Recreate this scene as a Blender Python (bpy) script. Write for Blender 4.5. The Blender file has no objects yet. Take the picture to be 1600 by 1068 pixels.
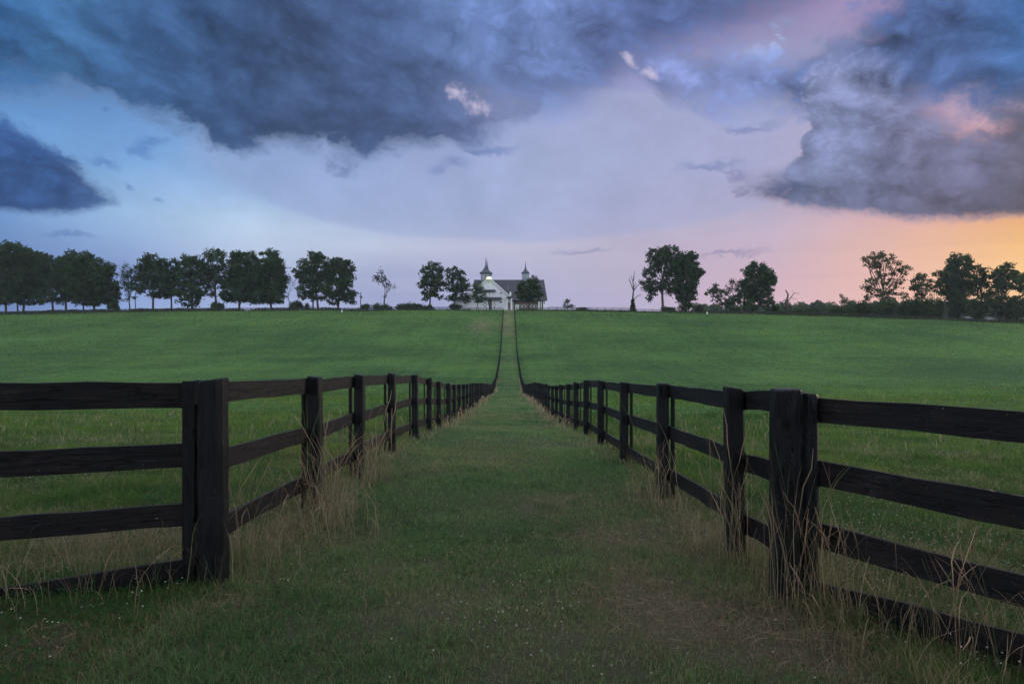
import bpy, bmesh, math, random
import numpy as np
from mathutils import Vector, Matrix, noise as mnoise

random.seed(7)
rng = np.random.default_rng(7)
C = bpy.context.scene.collection
scene = bpy.context.scene
EYE = 1.55            # camera height; all survey heights below are relative to it
F = 1067.0            # focal length in photo pixels (24 mm on 36 mm film)

def lin(r, g, b, a=1.0):
    def f(c):
        c /= 255.0
        return c / 12.92 if c <= 0.04045 else ((c + 0.055) / 1.055) ** 2.4
    return (f(r), f(g), f(b), a)

def ae(px, py):
    """azimuth / elevation in degrees of a point of the survey photo"""
    t = (px - 800.0) / F
    return math.degrees(math.atan(t)), math.degrees(math.atan((534.0 - py) / F / math.sqrt(1 + t * t)))

class NT:
    """tiny node-tree writer"""
    def __init__(self, tree):
        self.t = tree
    def n(self, kind, **kw):
        nd = self.t.nodes.new(kind)
        for k, v in kw.items():
            setattr(nd, k, v)
        return nd
    def put(self, sock, v):
        if isinstance(v, bpy.types.NodeSocket):
            self.t.links.new(v, sock)
        elif v is not None:
            sock.default_value = v[:3] if isinstance(v, tuple) and sock.type == 'VECTOR' else v
    def m(self, op, a, b=None, c=None, clamp=False):
        nd = self.n('ShaderNodeMath', operation=op, use_clamp=clamp)
        for i, v in enumerate((a, b, c)):
            if v is not None:
                self.put(nd.inputs[i], v)
        return nd.outputs[0]
    def v(self, op, a, b=None, scale=None):
        nd = self.n('ShaderNodeVectorMath', operation=op)
        self.put(nd.inputs[0], a)
        if b is not None:
            self.put(nd.inputs[1], b)
        if scale is not None:
            self.put(nd.inputs['Scale'], scale)
        return nd.outputs['Value'] if op in ('LENGTH', 'DISTANCE', 'DOT_PRODUCT') else nd.outputs['Vector']
    def noise(self, vec, scale, detail=6, rough=0.55, dist=0.0, dim='3D', color=False, lac=2.0):
        nd = self.n('ShaderNodeTexNoise', noise_dimensions=dim)
        if vec is not None:
            self.put(nd.inputs['Vector'], vec)
        nd.inputs['Scale'].default_value = scale
        nd.inputs['Detail'].default_value = detail
        nd.inputs['Roughness'].default_value = rough
        nd.inputs['Distortion'].default_value = dist
        nd.inputs['Lacunarity'].default_value = lac
        return nd.outputs['Color'] if color else nd.outputs[0]
    def ramp(self, x, a, b, lo=0.0, hi=1.0, smooth=True):
        nd = self.n('ShaderNodeMapRange', interpolation_type='SMOOTHSTEP' if smooth else 'LINEAR')
        self.put(nd.inputs[0], x)
        for i, q in enumerate((a, b, lo, hi)):
            self.put(nd.inputs[i + 1], q)
        return nd.outputs[0]
    def mix(self, f, a, b, mode='MIX'):
        nd = self.n('ShaderNodeMix', data_type='RGBA', blend_type=mode)
        self.put(nd.inputs[0], f)
        self.put(nd.inputs[6], a)
        self.put(nd.inputs[7], b)
        return nd.outputs[2]
    def vmix(self, f, a, b):
        nd = self.n('ShaderNodeMix', data_type='VECTOR')
        self.put(nd.inputs[0], f)
        self.put(nd.inputs[4], a)
        self.put(nd.inputs[5], b)
        return nd.outputs[1]
    def comb(self, x, y, z=0.0):
        nd = self.n('ShaderNodeCombineXYZ')
        for i, q in enumerate((x, y, z)):
            self.put(nd.inputs[i], q)
        return nd.outputs[0]
# ------------------------------------------------------------------ sky
SUN_AZ, SUN_EL = 50.0, 5.0      # the sun has sunk behind the clouds at the right
FILL_DOME = ((1.62, 1.74, 1.98), (2.0, 2.05, 2.2))  # added fill light: out-of-view sky brightened for the ground
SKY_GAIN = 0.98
# clear-sky colours read down nine columns: px x -> [(px y, rgb), ...]
COLS = {
    0: [(540, (95, 125, 180)), (440, (100, 130, 180)), (370, (108, 142, 195)), (335, (112, 152, 205)), (200, (110, 160, 215)), (130, (90, 140, 200)), (0, (50, 95, 155))],
    200: [(480, (138, 164, 214)), (420, (130, 150, 200)), (370, (150, 180, 222)), (330, (158, 192, 230)), (250, (125, 168, 220)), (180, (112, 158, 215)), (60, (70, 120, 185))],
    400: [(480, (160, 174, 214)), (440, (158, 172, 210)), (400, (188, 203, 229)), (355, (188, 210, 236)), (300, (160, 190, 230)), (240, (140, 178, 226)), (100, (90, 130, 190))],
    600: [(480, (162, 169, 206)), (430, (167, 174, 207)), (385, (190, 198, 222)), (340, (170, 188, 224)), (260, (156, 181, 224)), (150, (130, 155, 210))],
    800: [(480, (172, 174, 209)), (440, (176, 178, 208)), (385, (190, 190, 215)), (330, (166, 179, 216)), (250, (164, 180, 220)), (150, (150, 165, 212)), (50, (110, 135, 195))],
    1000: [(480, (183, 174, 204)), (430, (186, 176, 201)), (385, (190, 180, 205)), (320, (176, 178, 211)), (250, (168, 178, 216)), (180, (165, 170, 212)), (80, (150, 150, 195))],
    1200: [(480, (214, 180, 194)), (430, (208, 178, 194)), (385, (200, 178, 198)), (330, (188, 178, 204)), (260, (172, 172, 208)), (180, (165, 172, 212)), (90, (160, 165, 205)), (20, (150, 140, 185))],
    1400: [(480, (238, 188, 174)), (430, (236, 186, 172)), (380, (232, 186, 170)), (335, (218, 174, 174)), (280, (190, 165, 180)), (180, (215, 175, 195)), (90, (160, 160, 200)), (20, (170, 150, 190))],
    1600: [(480, (248, 196, 144)), (430, (253, 204, 142)), (380, (248, 192, 130)), (340, (238, 176, 126)), (290, (220, 165, 150)), (180, (222, 180, 195)), (100, (140, 150, 195)), (20, (75, 125, 185))],
}
# cloud banks: lower / upper edge and colour along px x
BANKS = [
    dict(name='deck', op=0.93, soft=(4.5, 3.0), amp=3.2, relief=1.3, vary=-0.7,
         low=[(-200, 90), (150, 110), (300, 180), (560, 200), (650, 190), (760, 176), (850, 184), (930, 168), (980, 125), (1030, 108), (1100, 90), (1180, 62), (1240, 35), (1300, 0), (1360, -60)],
         up=[(0, -400), (1600, -400)],
         col=[(0, (66, 112, 172)), (300, (76, 108, 164)), (560, (88, 116, 172)), (700, (110, 137, 194)), (850, (116, 139, 196)), (950, (100, 122, 178)), (1050, (86, 108, 162)), (1150, (92, 114, 165)), (1240, (118, 130, 180))]),
    dict(name='crown', op=0.96, rim=((166, 176, 216), 0.14), soft=(3.4, 3.0), amp=3.0, bias=0.62, relief=1.9, vary=-0.5,
         low=[(1030, 124), (1110, 144), (1180, 146), (1240, 166), (1290, 192), (1340, 200), (1400, 164), (1450, 148), (1520, 150), (1560, 160), (1600, 150), (1700, 150)],
         up=[(1030, 122), (1100, 110), (1180, 98), (1240, 96), (1300, 80), (1350, 44), (1390, 14), (1430, -30), (1500, -140), (1700, -220)],
         col=[(1060, (132, 146, 200)), (1200, (124, 142, 196)), (1300, (104, 128, 186)), (1400, (88, 116, 172)), (1500, (82, 110, 166)), (1600, (70, 112, 170))]),
    dict(name='right', op=0.97, rim=((206, 180, 202), 0.18), soft=(1.0, 3.6), amp=3.0, bias=0.50, relief=1.9, vary=-0.5, lowamp=0.3,
         low=[(1140, 312), (1180, 313), (1250, 322), (1350, 325), (1420, 330), (1500, 330), (1600, 328), (1700, 328)],
         up=[(1140, 318), (1165, 308), (1190, 300), (1225, 288), (1238, 235), (1246, 140), (1275, 90), (1330, 96), (1380, 118), (1430, 162), (1470, 190), (1500, 214), (1540, 208), (1575, 180), (1610, 165), (1700, 160)],
         col=[(1160, (124, 124, 168)), (1250, (130, 140, 180)), (1350, (124, 132, 170)), (1450, (120, 124, 158)), (1540, (106, 109, 141)), (1600, (98, 99, 122))], base=0.78, top=1.36, span=8.0),
    dict(name='mass', op=1.0, rim=((150, 178, 222), 0.16), soft=(2.7, 8.5), bias=0.30, amp=2.7, relief=1.25, vary=-0.55,
         low=[(-200, 150), (0, 146), (50, 156), (150, 166), (220, 182), (295, 206), (330, 232), (385, 242), (440, 230), (500, 232), (545, 248), (590, 252), (640, 244), (690, 232), (740, 218), (785, 206), (815, 194), (845, 170)],
         up=[(0, -500), (300, -260), (400, -140), (500, -40), (600, 40), (680, 95), (740, 145), (800, 190)],
         col=[(0, (60, 106, 160)), (100, (72, 118, 170)), (220, (66, 102, 152)), (350, (64, 91, 135)), (450, (67, 89, 129)), (560, (72, 93, 135)), (650, (78, 99, 142)), (780, (104, 119, 164))], base=0.92),
    dict(name='shelf', op=1.0, rim=((130, 168, 216), 0.14), soft=(0.9, 1.9), amp=3.4, bias=0.2, relief=1.6, vary=-0.6, lowamp=0.35,
         low=[(-200, 332), (120, 332), (178, 326), (190, 315)],
         up=[(-200, 175), (0, 195), (30, 205), (60, 222), (100, 232), (128, 258), (150, 285), (170, 303), (184, 322)],
         col=[(0, (58, 94, 152)), (100, (56, 88, 142)), (180, (85, 120, 175))], base=0.86),
]
WISPS = [(225, 232, 46, 15, 10), (150, 264, 52, 11, -6), (138, 190, 16, 8), (195, 306, 14, 13, -40), (238, 327, 16, 7, 15), (110, 374, 58, 8), (690, 268, 50, 19, 8),
         (765, 240, 66, 9, 6), (1105, 264, 78, 12), (1165, 204, 62, 12), (900, 395, 66, 6, 2), (1130, 402, 90, 8, 3), (1212, 307, 66, 15, 4)]
GLINTS = [(712, 143, 24, 13, -25), (748, 166, 34, 15, -28), (985, 95, 20, 8, -45), (1013, 115, 18, 9, -10)]
HEADS = [(1208, 62, 46, 32), (1168, 84, 44, 20), (1258, 92, 50, 16), (1332, 78, 44, 24), (1120, 125, 120, 32), (1265, 150, 36, 12)]

def build_world():
    w = bpy.data.worlds.new("World")
    scene.world = w
    w.use_nodes = True
    t = w.node_tree
    t.nodes.clear()
    N = NT(t)
    tc = N.n('ShaderNodeTexCoord')
    sep = N.n('ShaderNodeSeparateXYZ')
    t.links.new(tc.outputs['Generated'], sep.inputs[0])
    X, Y, Z = sep.outputs
    deg = 180 / math.pi
    az = N.m('MULTIPLY', N.m('ARCTAN2', X, Y), deg)
    el = N.m('MULTIPLY', N.m('ARCSINE', Z), deg)
    P = N.comb(az, el)
    A0, A1, E1 = -46.0, 46.0, 30.0

    def ramp_az(pts):
        nd = N.n('ShaderNodeValToRGB')
        N.put(nd.inputs[0], pts)
        return nd
    def fill(nd, stops):
        cr = nd.color_ramp
        while len(cr.elements) > 1:
            cr.elements.remove(cr.elements[-1])
        stops = sorted(stops)
        cr.elements[0].position = min(1, max(0, stops[0][0]))
        cr.elements[0].color = stops[0][1]
        for p, c in stops[1:]:
            e = cr.elements.new(min(1, max(0, p)))
            e.color = c
    def ramp_of(x, stops):
        nd = N.n('ShaderNodeValToRGB')
        N.put(nd.inputs[0], x)
        fill(nd, stops)
        return nd.outputs[0]

    # noises, on a sky flattened a little towards the horizon
    Pn = N.comb(N.v('DOT_PRODUCT', P, (0.078, -0.026, 0)), N.v('DOT_PRODUCT', P, (0.046, 0.150, 0)))
    Po = N.v('ADD', Pn, (7.3, 3.1, 0))
    nz = lambda v, s, d, r=0.55: N.noise(v, s, d, r, dim='2D')
    wx = N.m('SUBTRACT', nz(Pn, 1.1, 5), 0.5)
    wy = N.m('SUBTRACT', nz(Po, 1.1, 5), 0.5)
    fb = nz(N.v('ADD', Pn, N.v('SCALE', N.comb(wx, wy), scale=0.45)), 1.5, 6, 0.50)
    fb2 = nz(N.v('ADD', N.v('ADD', Pn, (0.07, 0.16, 0)), N.v('SCALE', N.comb(wx, wy), scale=0.45)), 1.5, 3, 0.5)
    # billows: folded noise gives rounded bellies with soft creases
    Pb = N.v('MULTIPLY', N.v('ADD', P, N.v('SCALE', N.comb(wx, wy), scale=3.0)), (0.125, 0.185, 0))
    b1 = N.m('ABSOLUTE', N.m('SUBTRACT', nz(Pb, 1.0, 2, 0.5), 0.5))
    b2 = N.m('ABSOLUTE', N.m('SUBTRACT', nz(Pb, 3.1, 7, 0.66), 0.5))
    puff = N.m('SUBTRACT', N.m('MULTIPLY_ADD', b2, 1.35, N.m('MULTIPLY', b1, 1.4)), 0.37)
    emb = N.m('MULTIPLY_ADD', puff, 0.42, N.m('MULTIPLY', N.m('SUBTRACT', fb, fb2), 0.75))
    fbc = N.m('MULTIPLY_ADD', puff, 0.62, N.m('MULTIPLY', N.m('SUBTRACT', fb, 0.5), 0.75))
    azw = N.m('MULTIPLY_ADD', wx, 5.0, N.m('MULTIPLY_ADD', fbc, 2.6, az))
    elw = N.m('MULTIPLY_ADD', wy, 2.6, el)
    t_az = N.m('MULTIPLY_ADD', azw, 1 / (A1 - A0), -A0 / (A1 - A0))
    t_az0 = N.m('MULTIPLY_ADD', az, 1 / (A1 - A0), -A0 / (A1 - A0))
    t_el = N.m('MULTIPLY_ADD', el, 1 / E1, 0.0)
    pos = lambda px: (ae(px, 534)[0] - A0) / (A1 - A0)

    col = None
    keys = sorted(COLS)
    for i, px in enumerate(keys):
        r = ramp_of(t_el, [(ae(px, py)[1] / E1, lin(*c)) for py, c in COLS[px]])
        if col is None:
            col = r
        else:
            f = N.ramp(az, ae(keys[i - 1], 534)[0], ae(px, 534)[0], smooth=False)
            col = N.mix(f, col, r)

    def blobs(lst, x, y, wgt=1.0):
        out = None
        v = N.comb(x, y)
        for b in lst:
            cx, cyy, rx, ry = b[:4]
            rot = b[4] if len(b) > 4 else 0
            a, e = ae(cx, cyy)
            tt = (cx - 800) / F
            rx = math.degrees(rx / F / (1 + tt * tt))
            ry = math.degrees(ry / F / math.sqrt(1 + tt * tt))
            if rot:
                ca, sa = math.cos(math.radians(rot)), math.sin(math.radians(rot))
                uv = N.comb(N.v('DOT_PRODUCT', v, (ca / rx, sa / rx, 0)), N.v('DOT_PRODUCT', v, (-sa / ry, ca / ry, 0)))
                d = N.v('DISTANCE', uv, ((a * ca + e * sa) / rx, (-a * sa + e * ca) / ry, 0))
            else:
                d = N.v('DISTANCE', N.v('MULTIPLY', v, (1 / rx, 1 / ry, 0)), (a / rx, e / ry, 0))
            out = d if out is None else N.m('SMOOTH_MIN', out, d, 0.2)
        return N.m('SUBTRACT', wgt, out)

    azs = N.m('MULTIPLY_ADD', wx, 1.6, N.m('MULTIPLY_ADD', fbc, 3.5, az))
    els = N.m('MULTIPLY_ADD', emb, 3.0, N.m('MULTIPLY_ADD', fbc, 1.2, el))
    # veil with a crisp lower edge over the middle of the view
    veil = N.m('MULTIPLY', N.ramp(blobs([(800, 262, 500, 116)], azs, N.m('MULTIPLY_ADD', fbc, 0.8, el)), 0.0, 0.1), 0.60)
    col = N.mix(veil, col, N.mix(t_az0, lin(134, 165, 214), lin(186, 179, 210)))
    # faint veils through the open sky
    col = N.v('SCALE', col, scale=N.m('MULTIPLY_ADD', N.m('MULTIPLY', fbc, N.ramp(el, 4.0, 12.0)), 0.30, 1.0))
    for i, L in enumerate(BANKS):
        xs = sorted(set([p for p, _ in L['low']] + [p for p, _ in L['up']]))
        lo = lambda px: float(np.interp(px, *zip(*L['low'])))
        up = lambda px: float(np.interp(px, *zip(*L['up'])))
        st = [(pos(px), (ae(px, lo(px))[1], ae(px, up(px))[1], 0, 1)) for px in xs]
        if L['low'][0][0] > 0:          # the bank ends at its left edge
            px = L['low'][0][0]
            st.append((pos(px) - 0.05, (ae(px, lo(px))[1] + 7, ae(px, up(px))[1] - 7, 0, 1)))
        if L['low'][-1][0] < 1600:
            px = L['low'][-1][0]
            st.append((pos(px) + 0.012, (ae(px, lo(px))[1] + 14, ae(px, lo(px))[1] - 12, 0, 1)))
        edges = N.n('ShaderNodeSeparateXYZ')
        N.put(edges.inputs[0], ramp_of(t_az, st))
        la = L.get('lowamp', 1.0)
        e1 = N.m('MULTIPLY_ADD', fbc, L['amp'] * la * 2, elw if la == 1.0 else N.m('MULTIPLY_ADD', wy, 0.6, el))
        e2 = N.m('MULTIPLY_ADD', fbc, -L['amp'] * 2, elw)
        m1 = N.ramp(N.m('SUBTRACT', e1, edges.outputs[0]), (-0.35 - L.get('bias', 0)) * L['soft'][0], (0.65 - L.get('bias', 0)) * L['soft'][0])
        m2 = N.ramp(N.m('SUBTRACT', edges.outputs[1], e2), (-0.35 - L.get('bias', 0)) * L['soft'][1], (0.65 - L.get('bias', 0)) * L['soft'][1])
        mask = N.m('MULTIPLY', N.m('MULTIPLY', m1, m2), L['op'])
        c = ramp_of(t_az0, [(pos(px), lin(*q)) for px, q in L['col']])
        sh = N.m('MULTIPLY_ADD', emb, L['relief'], N.m('MULTIPLY_ADD', fbc, L['vary'] * -1.0, 1.0))
        if 'base' in L:
            h = N.m('DIVIDE', N.m('SUBTRACT', el, edges.outputs[0]), L.get('span', 5.0), clamp=True)
            sh = N.m('MULTIPLY', sh, N.ramp(h, 0.0, 1.0, L['base'], L.get('top', 1.08)))
        c = N.v('SCALE', c, scale=sh)
        col = N.mix(mask, col, c)
        if 'rim' in L:           # light shining through the thin torn edges
            rim = N.m('MULTIPLY', N.m('MULTIPLY', mask, N.m('SUBTRACT', 1.0, m1)), L['rim'][1] * 4)
            col = N.mix(rim, col, lin(*L['rim'][0]))
        if L['name'] == 'deck':
            # pale cumulus heads
            S = N.m('MULTIPLY_ADD', fbc, 1.6, blobs(HEADS, azs, els))
            heads = N.m('MULTIPLY', N.ramp(S, 0.0, 0.6), 0.8)
            col = N.mix(heads, col, N.v('SCALE', lin(166, 178, 222)[:3], scale=N.m('MULTIPLY_ADD', emb, 1.6, 1.0)))

    S = N.m('MULTIPLY_ADD', fbc, 1.1, blobs(WISPS, azs, els))
    wm = N.m('MULTIPLY', N.ramp(S, -0.1, 0.9), 0.9)
    col = N.mix(wm, col, N.v('MULTIPLY', col, (0.60, 0.67, 0.79)))
    gl = N.m('SUBTRACT', nz(N.v('SCALE', P, scale=0.9), 1.0, 4, 0.6), 0.5)
    S = N.m('MULTIPLY_ADD', gl, 2.4, blobs(GLINTS, az, el))
    col = N.mix(N.m('MULTIPLY', N.ramp(S, -0.1, 1.2), 0.72), col, lin(212, 202, 228))
    # thin streaks low over the horizon
    stz = nz(N.v('MULTIPLY', P, (0.035, 0.75, 0)), 1.0, 4)
    low = N.m('MULTIPLY', N.ramp(el, 9.0, 5.0), N.ramp(stz, 0.47, 0.66))
    col = N.mix(N.m('MULTIPLY', low, 0.22), col, N.v('MULTIPLY', col, (0.68, 0.70, 0.88)))
    # physical sky plus unseen bright fill, added above and behind to light the ground
    sky = N.n('ShaderNodeTexSky', sky_type='NISHITA')
    sky.sun_disc = False
    sky.sun_elevation = math.radians(SUN_EL)
    sky.sun_rotation = math.radians(SUN_AZ)
    sky.altitude = 300
    sky.dust_density = 1.5
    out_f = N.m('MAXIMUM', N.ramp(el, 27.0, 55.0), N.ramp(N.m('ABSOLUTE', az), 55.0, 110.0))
    dome = N.mix(wx, FILL_DOME[0] + (1,), FILL_DOME[1] + (1,))
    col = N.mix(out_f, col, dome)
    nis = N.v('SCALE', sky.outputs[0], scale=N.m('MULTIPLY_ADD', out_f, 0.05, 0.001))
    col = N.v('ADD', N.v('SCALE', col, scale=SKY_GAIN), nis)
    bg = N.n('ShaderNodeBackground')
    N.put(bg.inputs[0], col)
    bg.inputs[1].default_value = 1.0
    o = N.n('ShaderNodeOutputWorld')
    t.links.new(bg.outputs[0], o.inputs[0])
    w.cycles.sampling_method = 'MANUAL'
    w.cycles.sample_map_resolution = 512
    return len(t.nodes)

print('world nodes', build_world())
# ------------------------------------------------------------------ helpers for objects
def link(name, me, parent=None, mat=None, origin=(0, 0, 0)):
    o = bpy.data.objects.new(name, me)
    C.objects.link(o)
    if mat:
        me.materials.append(mat)
    if parent is not None:
        o.parent = parent
    else:
        o.location = origin
    return o

def tag(o, label=None, cat=None, group=None, kind=None):
    if label: o['label'] = label
    if cat: o['category'] = cat
    if group: o['group'] = group
    if kind: o['kind'] = kind
    return o

def empty(name, loc, label, cat, group=None, rz=0.0):
    o = bpy.data.objects.new(name, None)
    C.objects.link(o)
    o.location = loc
    o.rotation_euler = (0, 0, rz)
    o.empty_display_size = 0.2
    return tag(o, label, cat, group)

def np_mesh(name, verts, faces_list, color=None, smooth=True):
    """verts (n,3); faces_list = [(m,4) array, (k,3) array ...]; color (n,3) per vertex"""
    me = bpy.data.meshes.new(name)
    nv = len(verts)
    me.vertices.add(nv)
    me.vertices.foreach_set('co', np.ascontiguousarray(verts, dtype=np.float32).ravel())
    loops, starts, tot = [], [], 0
    for f in faces_list:
        if len(f) == 0:
            continue
        k = f.shape[1]
        loops.append(f.ravel())
        starts.append(tot + np.arange(len(f)) * k)
        tot += f.size
    loops = np.concatenate(loops).astype(np.int32)
    starts = np.concatenate(starts).astype(np.int32)
    me.loops.add(len(loops))
    me.loops.foreach_set('vertex_index', loops)
    me.polygons.add(len(starts))
    me.polygons.foreach_set('loop_start', starts)
    if smooth:
        me.polygons.foreach_set('use_smooth', np.ones(len(starts), dtype=bool))
    me.update(calc_edges=True)
    if color is not None:
        at = me.color_attributes.new('tint', 'FLOAT_COLOR', 'POINT')
        c = np.ones((nv, 4), np.float32)
        c[:, :3] = color
        at.data.foreach_set('color', c.ravel())
    return me

class MB:
    """collects boxes, tubes and prisms into one mesh; coordinates relative to org"""
    def __init__(self, org=(0, 0, 0)):
        self.bm = bmesh.new()
        self.org = Vector(org)
    def quadgrid(self, rows, closed=True, caps=True):
        vs = [[self.bm.verts.new(Vector(p) - self.org) for p in r] for r in rows]
        n = len(vs[0])
        for a, b in zip(vs, vs[1:]):
            for i in range(n if closed else n - 1):
                j = (i + 1) % n
                self.bm.faces.new((a[i], a[j], b[j], b[i]))
        if caps and closed and n > 2:
            self.bm.faces.new(list(reversed(vs[0])))
            self.bm.faces.new(vs[-1])
        return vs
    def tube(self, pts, rad, sides=6):
        rows = []
        pts = [Vector(p) for p in pts]
        for i, p in enumerate(pts):
            d = (pts[min(i + 1, len(pts) - 1)] - pts[max(i - 1, 0)])
            d = d.normalized() if d.length > 1e-9 else Vector((0, 0, 1))
            u = d.cross(Vector((0.31, 0.95, 0.1)))
            if u.length < 1e-3:
                u = d.cross(Vector((1, 0, 0)))
            u.normalize()
            v = d.cross(u)
            r = rad[i] if isinstance(rad, (list, tuple)) else rad
            rows.append([p + (u * math.cos(6.28319 * k / sides) + v * math.sin(6.28319 * k / sides)) * r for k in range(sides)])
        self.quadgrid(rows)
        return self
    def box(self, c, s, rz=0.0, taper=1.0, bev=0.0):
        """centre, full sizes"""
        m = Matrix.Translation(Vector(c) - self.org) @ Matrix.Rotation(rz, 4, 'Z')
        hx, hy, hz = s[0] / 2, s[1] / 2, s[2] / 2
        co = []
        for z in (-1, 1):
            t = taper if z > 0 else 1
            for x, y in ((-1, -1), (1, -1), (1, 1), (-1, 1)):
                co.append(m @ Vector((x * hx * t, y * hy * t, z * hz)))
        v = [self.bm.verts.new(p) for p in co]
        fs = [(3, 2, 1, 0), (4, 5, 6, 7), (0, 1, 5, 4), (1, 2, 6, 5), (2, 3, 7, 6), (3, 0, 4, 7)]
        faces = [self.bm.faces.new([v[i] for i in f]) for f in fs]
        if bev > 0:
            ed = list({e for f in faces for e in f.edges})
            bmesh.ops.bevel(self.bm, geom=ed, offset=bev, segments=1, affect='EDGES')
        return self
    def poly(self, pts, thick):
        """a flat polygon given thickness by the vector thick"""
        a = [self.bm.verts.new(Vector(p) - self.org) for p in pts]
        b = [self.bm.verts.new(Vector(p) + Vector(thick) - self.org) for p in pts]
        n = len(a)
        self.bm.faces.new(list(reversed(a)))
        self.bm.faces.new(b)
        for i in range(n):
            j = (i + 1) % n
            self.bm.faces.new((a[i], a[j], b[j], b[i]))
        return self
    def build(self, name, mat, parent=None, origin=(0, 0, 0), smooth=False):
        bmesh.ops.recalc_face_normals(self.bm, faces=self.bm.faces)
        me = bpy.data.meshes.new(name)
        self.bm.to_mesh(me)
        self.bm.free()
        if smooth:
            for p in me.polygons:
                p.use_smooth = True
        return link(name, me, parent, mat, origin)

# ------------------------------------------------------------------ procedural noise for placing things
_tab = np.random.default_rng(11).random((256, 256))
def vnoise(x, y, f=1.0, seed=0):
    x = np.asarray(x, float) * f + seed * 17.3 + 1000.0
    y = np.asarray(y, float) * f + seed * 9.7 + 1000.0
    xi, yi = np.floor(x).astype(int), np.floor(y).astype(int)
    fx, fy = x - xi, y - yi
    fx, fy = fx * fx * (3 - 2 * fx), fy * fy * (3 - 2 * fy)
    g = lambda a, b: _tab[a % 256, b % 256]
    return (g(xi, yi) * (1 - fx) + g(xi + 1, yi) * fx) * (1 - fy) + (g(xi, yi + 1) * (1 - fx) + g(xi + 1, yi + 1) * fx) * fy
def fnoise(x, y, f=1.0, o=4, seed=0):
    s = a = 0.0
    for i in range(o):
        s = s + vnoise(x, y, f * 2 ** i, seed + i) * 0.5 ** i
        a += 0.5 ** i
    return s / a
def sstep(x, a, b):
    t = np.clip((np.asarray(x, float) - a) / (b - a), 0, 1)
    return t * t * (3 - 2 * t)

# ------------------------------------------------------------------ the lie of the land
_PY = np.array([-400, -60, -30, 0, 3, 4.6, 7, 9, 11.6, 14.4, 17.2, 19.2, 22.4, 26, 29.5, 35, 47, 60, 78, 90, 99, 110, 134, 163, 192, 245, 262, 270, 300, 330, 400, 600, 900, 3500.])
_PZ = np.array([2.0, -0.5, -1.1, -1.48, -1.58, -1.65, -1.76, -1.82, -1.92, -2.07, -2.26, -2.45, -2.71, -2.96, -3.2, -3.5, -4.15, -5.0, -6.15, -6.5, -6.5, -6.15, -4.8, -2.0, 3.0, 10.6, 12.0, 12.6, 13.9, 14.4, 13.0, 4.0, -6.0, -90.])
def _pchip(xs, ys):
    h = np.diff(xs); d = np.diff(ys) / h
    m = np.zeros(len(xs))
    for i in range(1, len(xs) - 1):
        if d[i - 1] * d[i] > 0:
            w1, w2 = 2 * h[i] + h[i - 1], h[i] + 2 * h[i - 1]
            m[i] = (w1 + w2) / (w1 / d[i - 1] + w2 / d[i])
    m[0], m[-1] = d[0], d[-1]
    def f(x):
        x = np.clip(np.asarray(x, float), xs[0], xs[-1])
        i = np.clip(np.searchsorted(xs, x) - 1, 0, len(xs) - 2)
        t = (x - xs[i]) / h[i]
        return (ys[i] * (2 * t**3 - 3 * t**2 + 1) + h[i] * m[i] * (t**3 - 2 * t**2 + t) + ys[i + 1] * (-2 * t**3 + 3 * t**2) + h[i] * m[i + 1] * (t**3 - t**2))
    return f
prof = _pchip(_PY, _PZ)
_side = _pchip(np.array([-1500, -600, -300, -195, -129, -60, 0, 73, 124, 195, 300, 600, 1500.]),
               np.array([-30, -12, -3.2, -1.5, -0.4, -0.1, 0, -0.9, -2.1, -4.8, -9, -16, -40.]))
def gz(x, y):
    x = np.asarray(x, float); y = np.asarray(y, float)
    z = EYE + prof(y) + _side(x * np.where(y > 262, 262.0 / np.maximum(y, 262), 1.0)) * sstep(y, 120, 250)
    z = z - 0.025 * np.clip(x, -0.6, 8) * sstep(y, 45, 15)
    z = z + (fnoise(x, y, 0.9, 3, 3) - 0.5) * 0.05 * sstep(y, 80, 30)
    off = np.abs(x + 0.1 + 0.0042 * y)
    z = z + (fnoise(x, y, 0.06, 3, 5) - 0.5) * 0.9 * sstep(off, 4, 25) * sstep(y, 20, 60) * sstep(y, 300, 240)
    return z
def gzf(x, y):
    return float(gz(np.array([x]), np.array([y]))[0])

XL = lambda y: -1.986 - 0.0042 * y       # lane fence lines
XR = lambda y: 1.804 - 0.0042 * y

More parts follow.
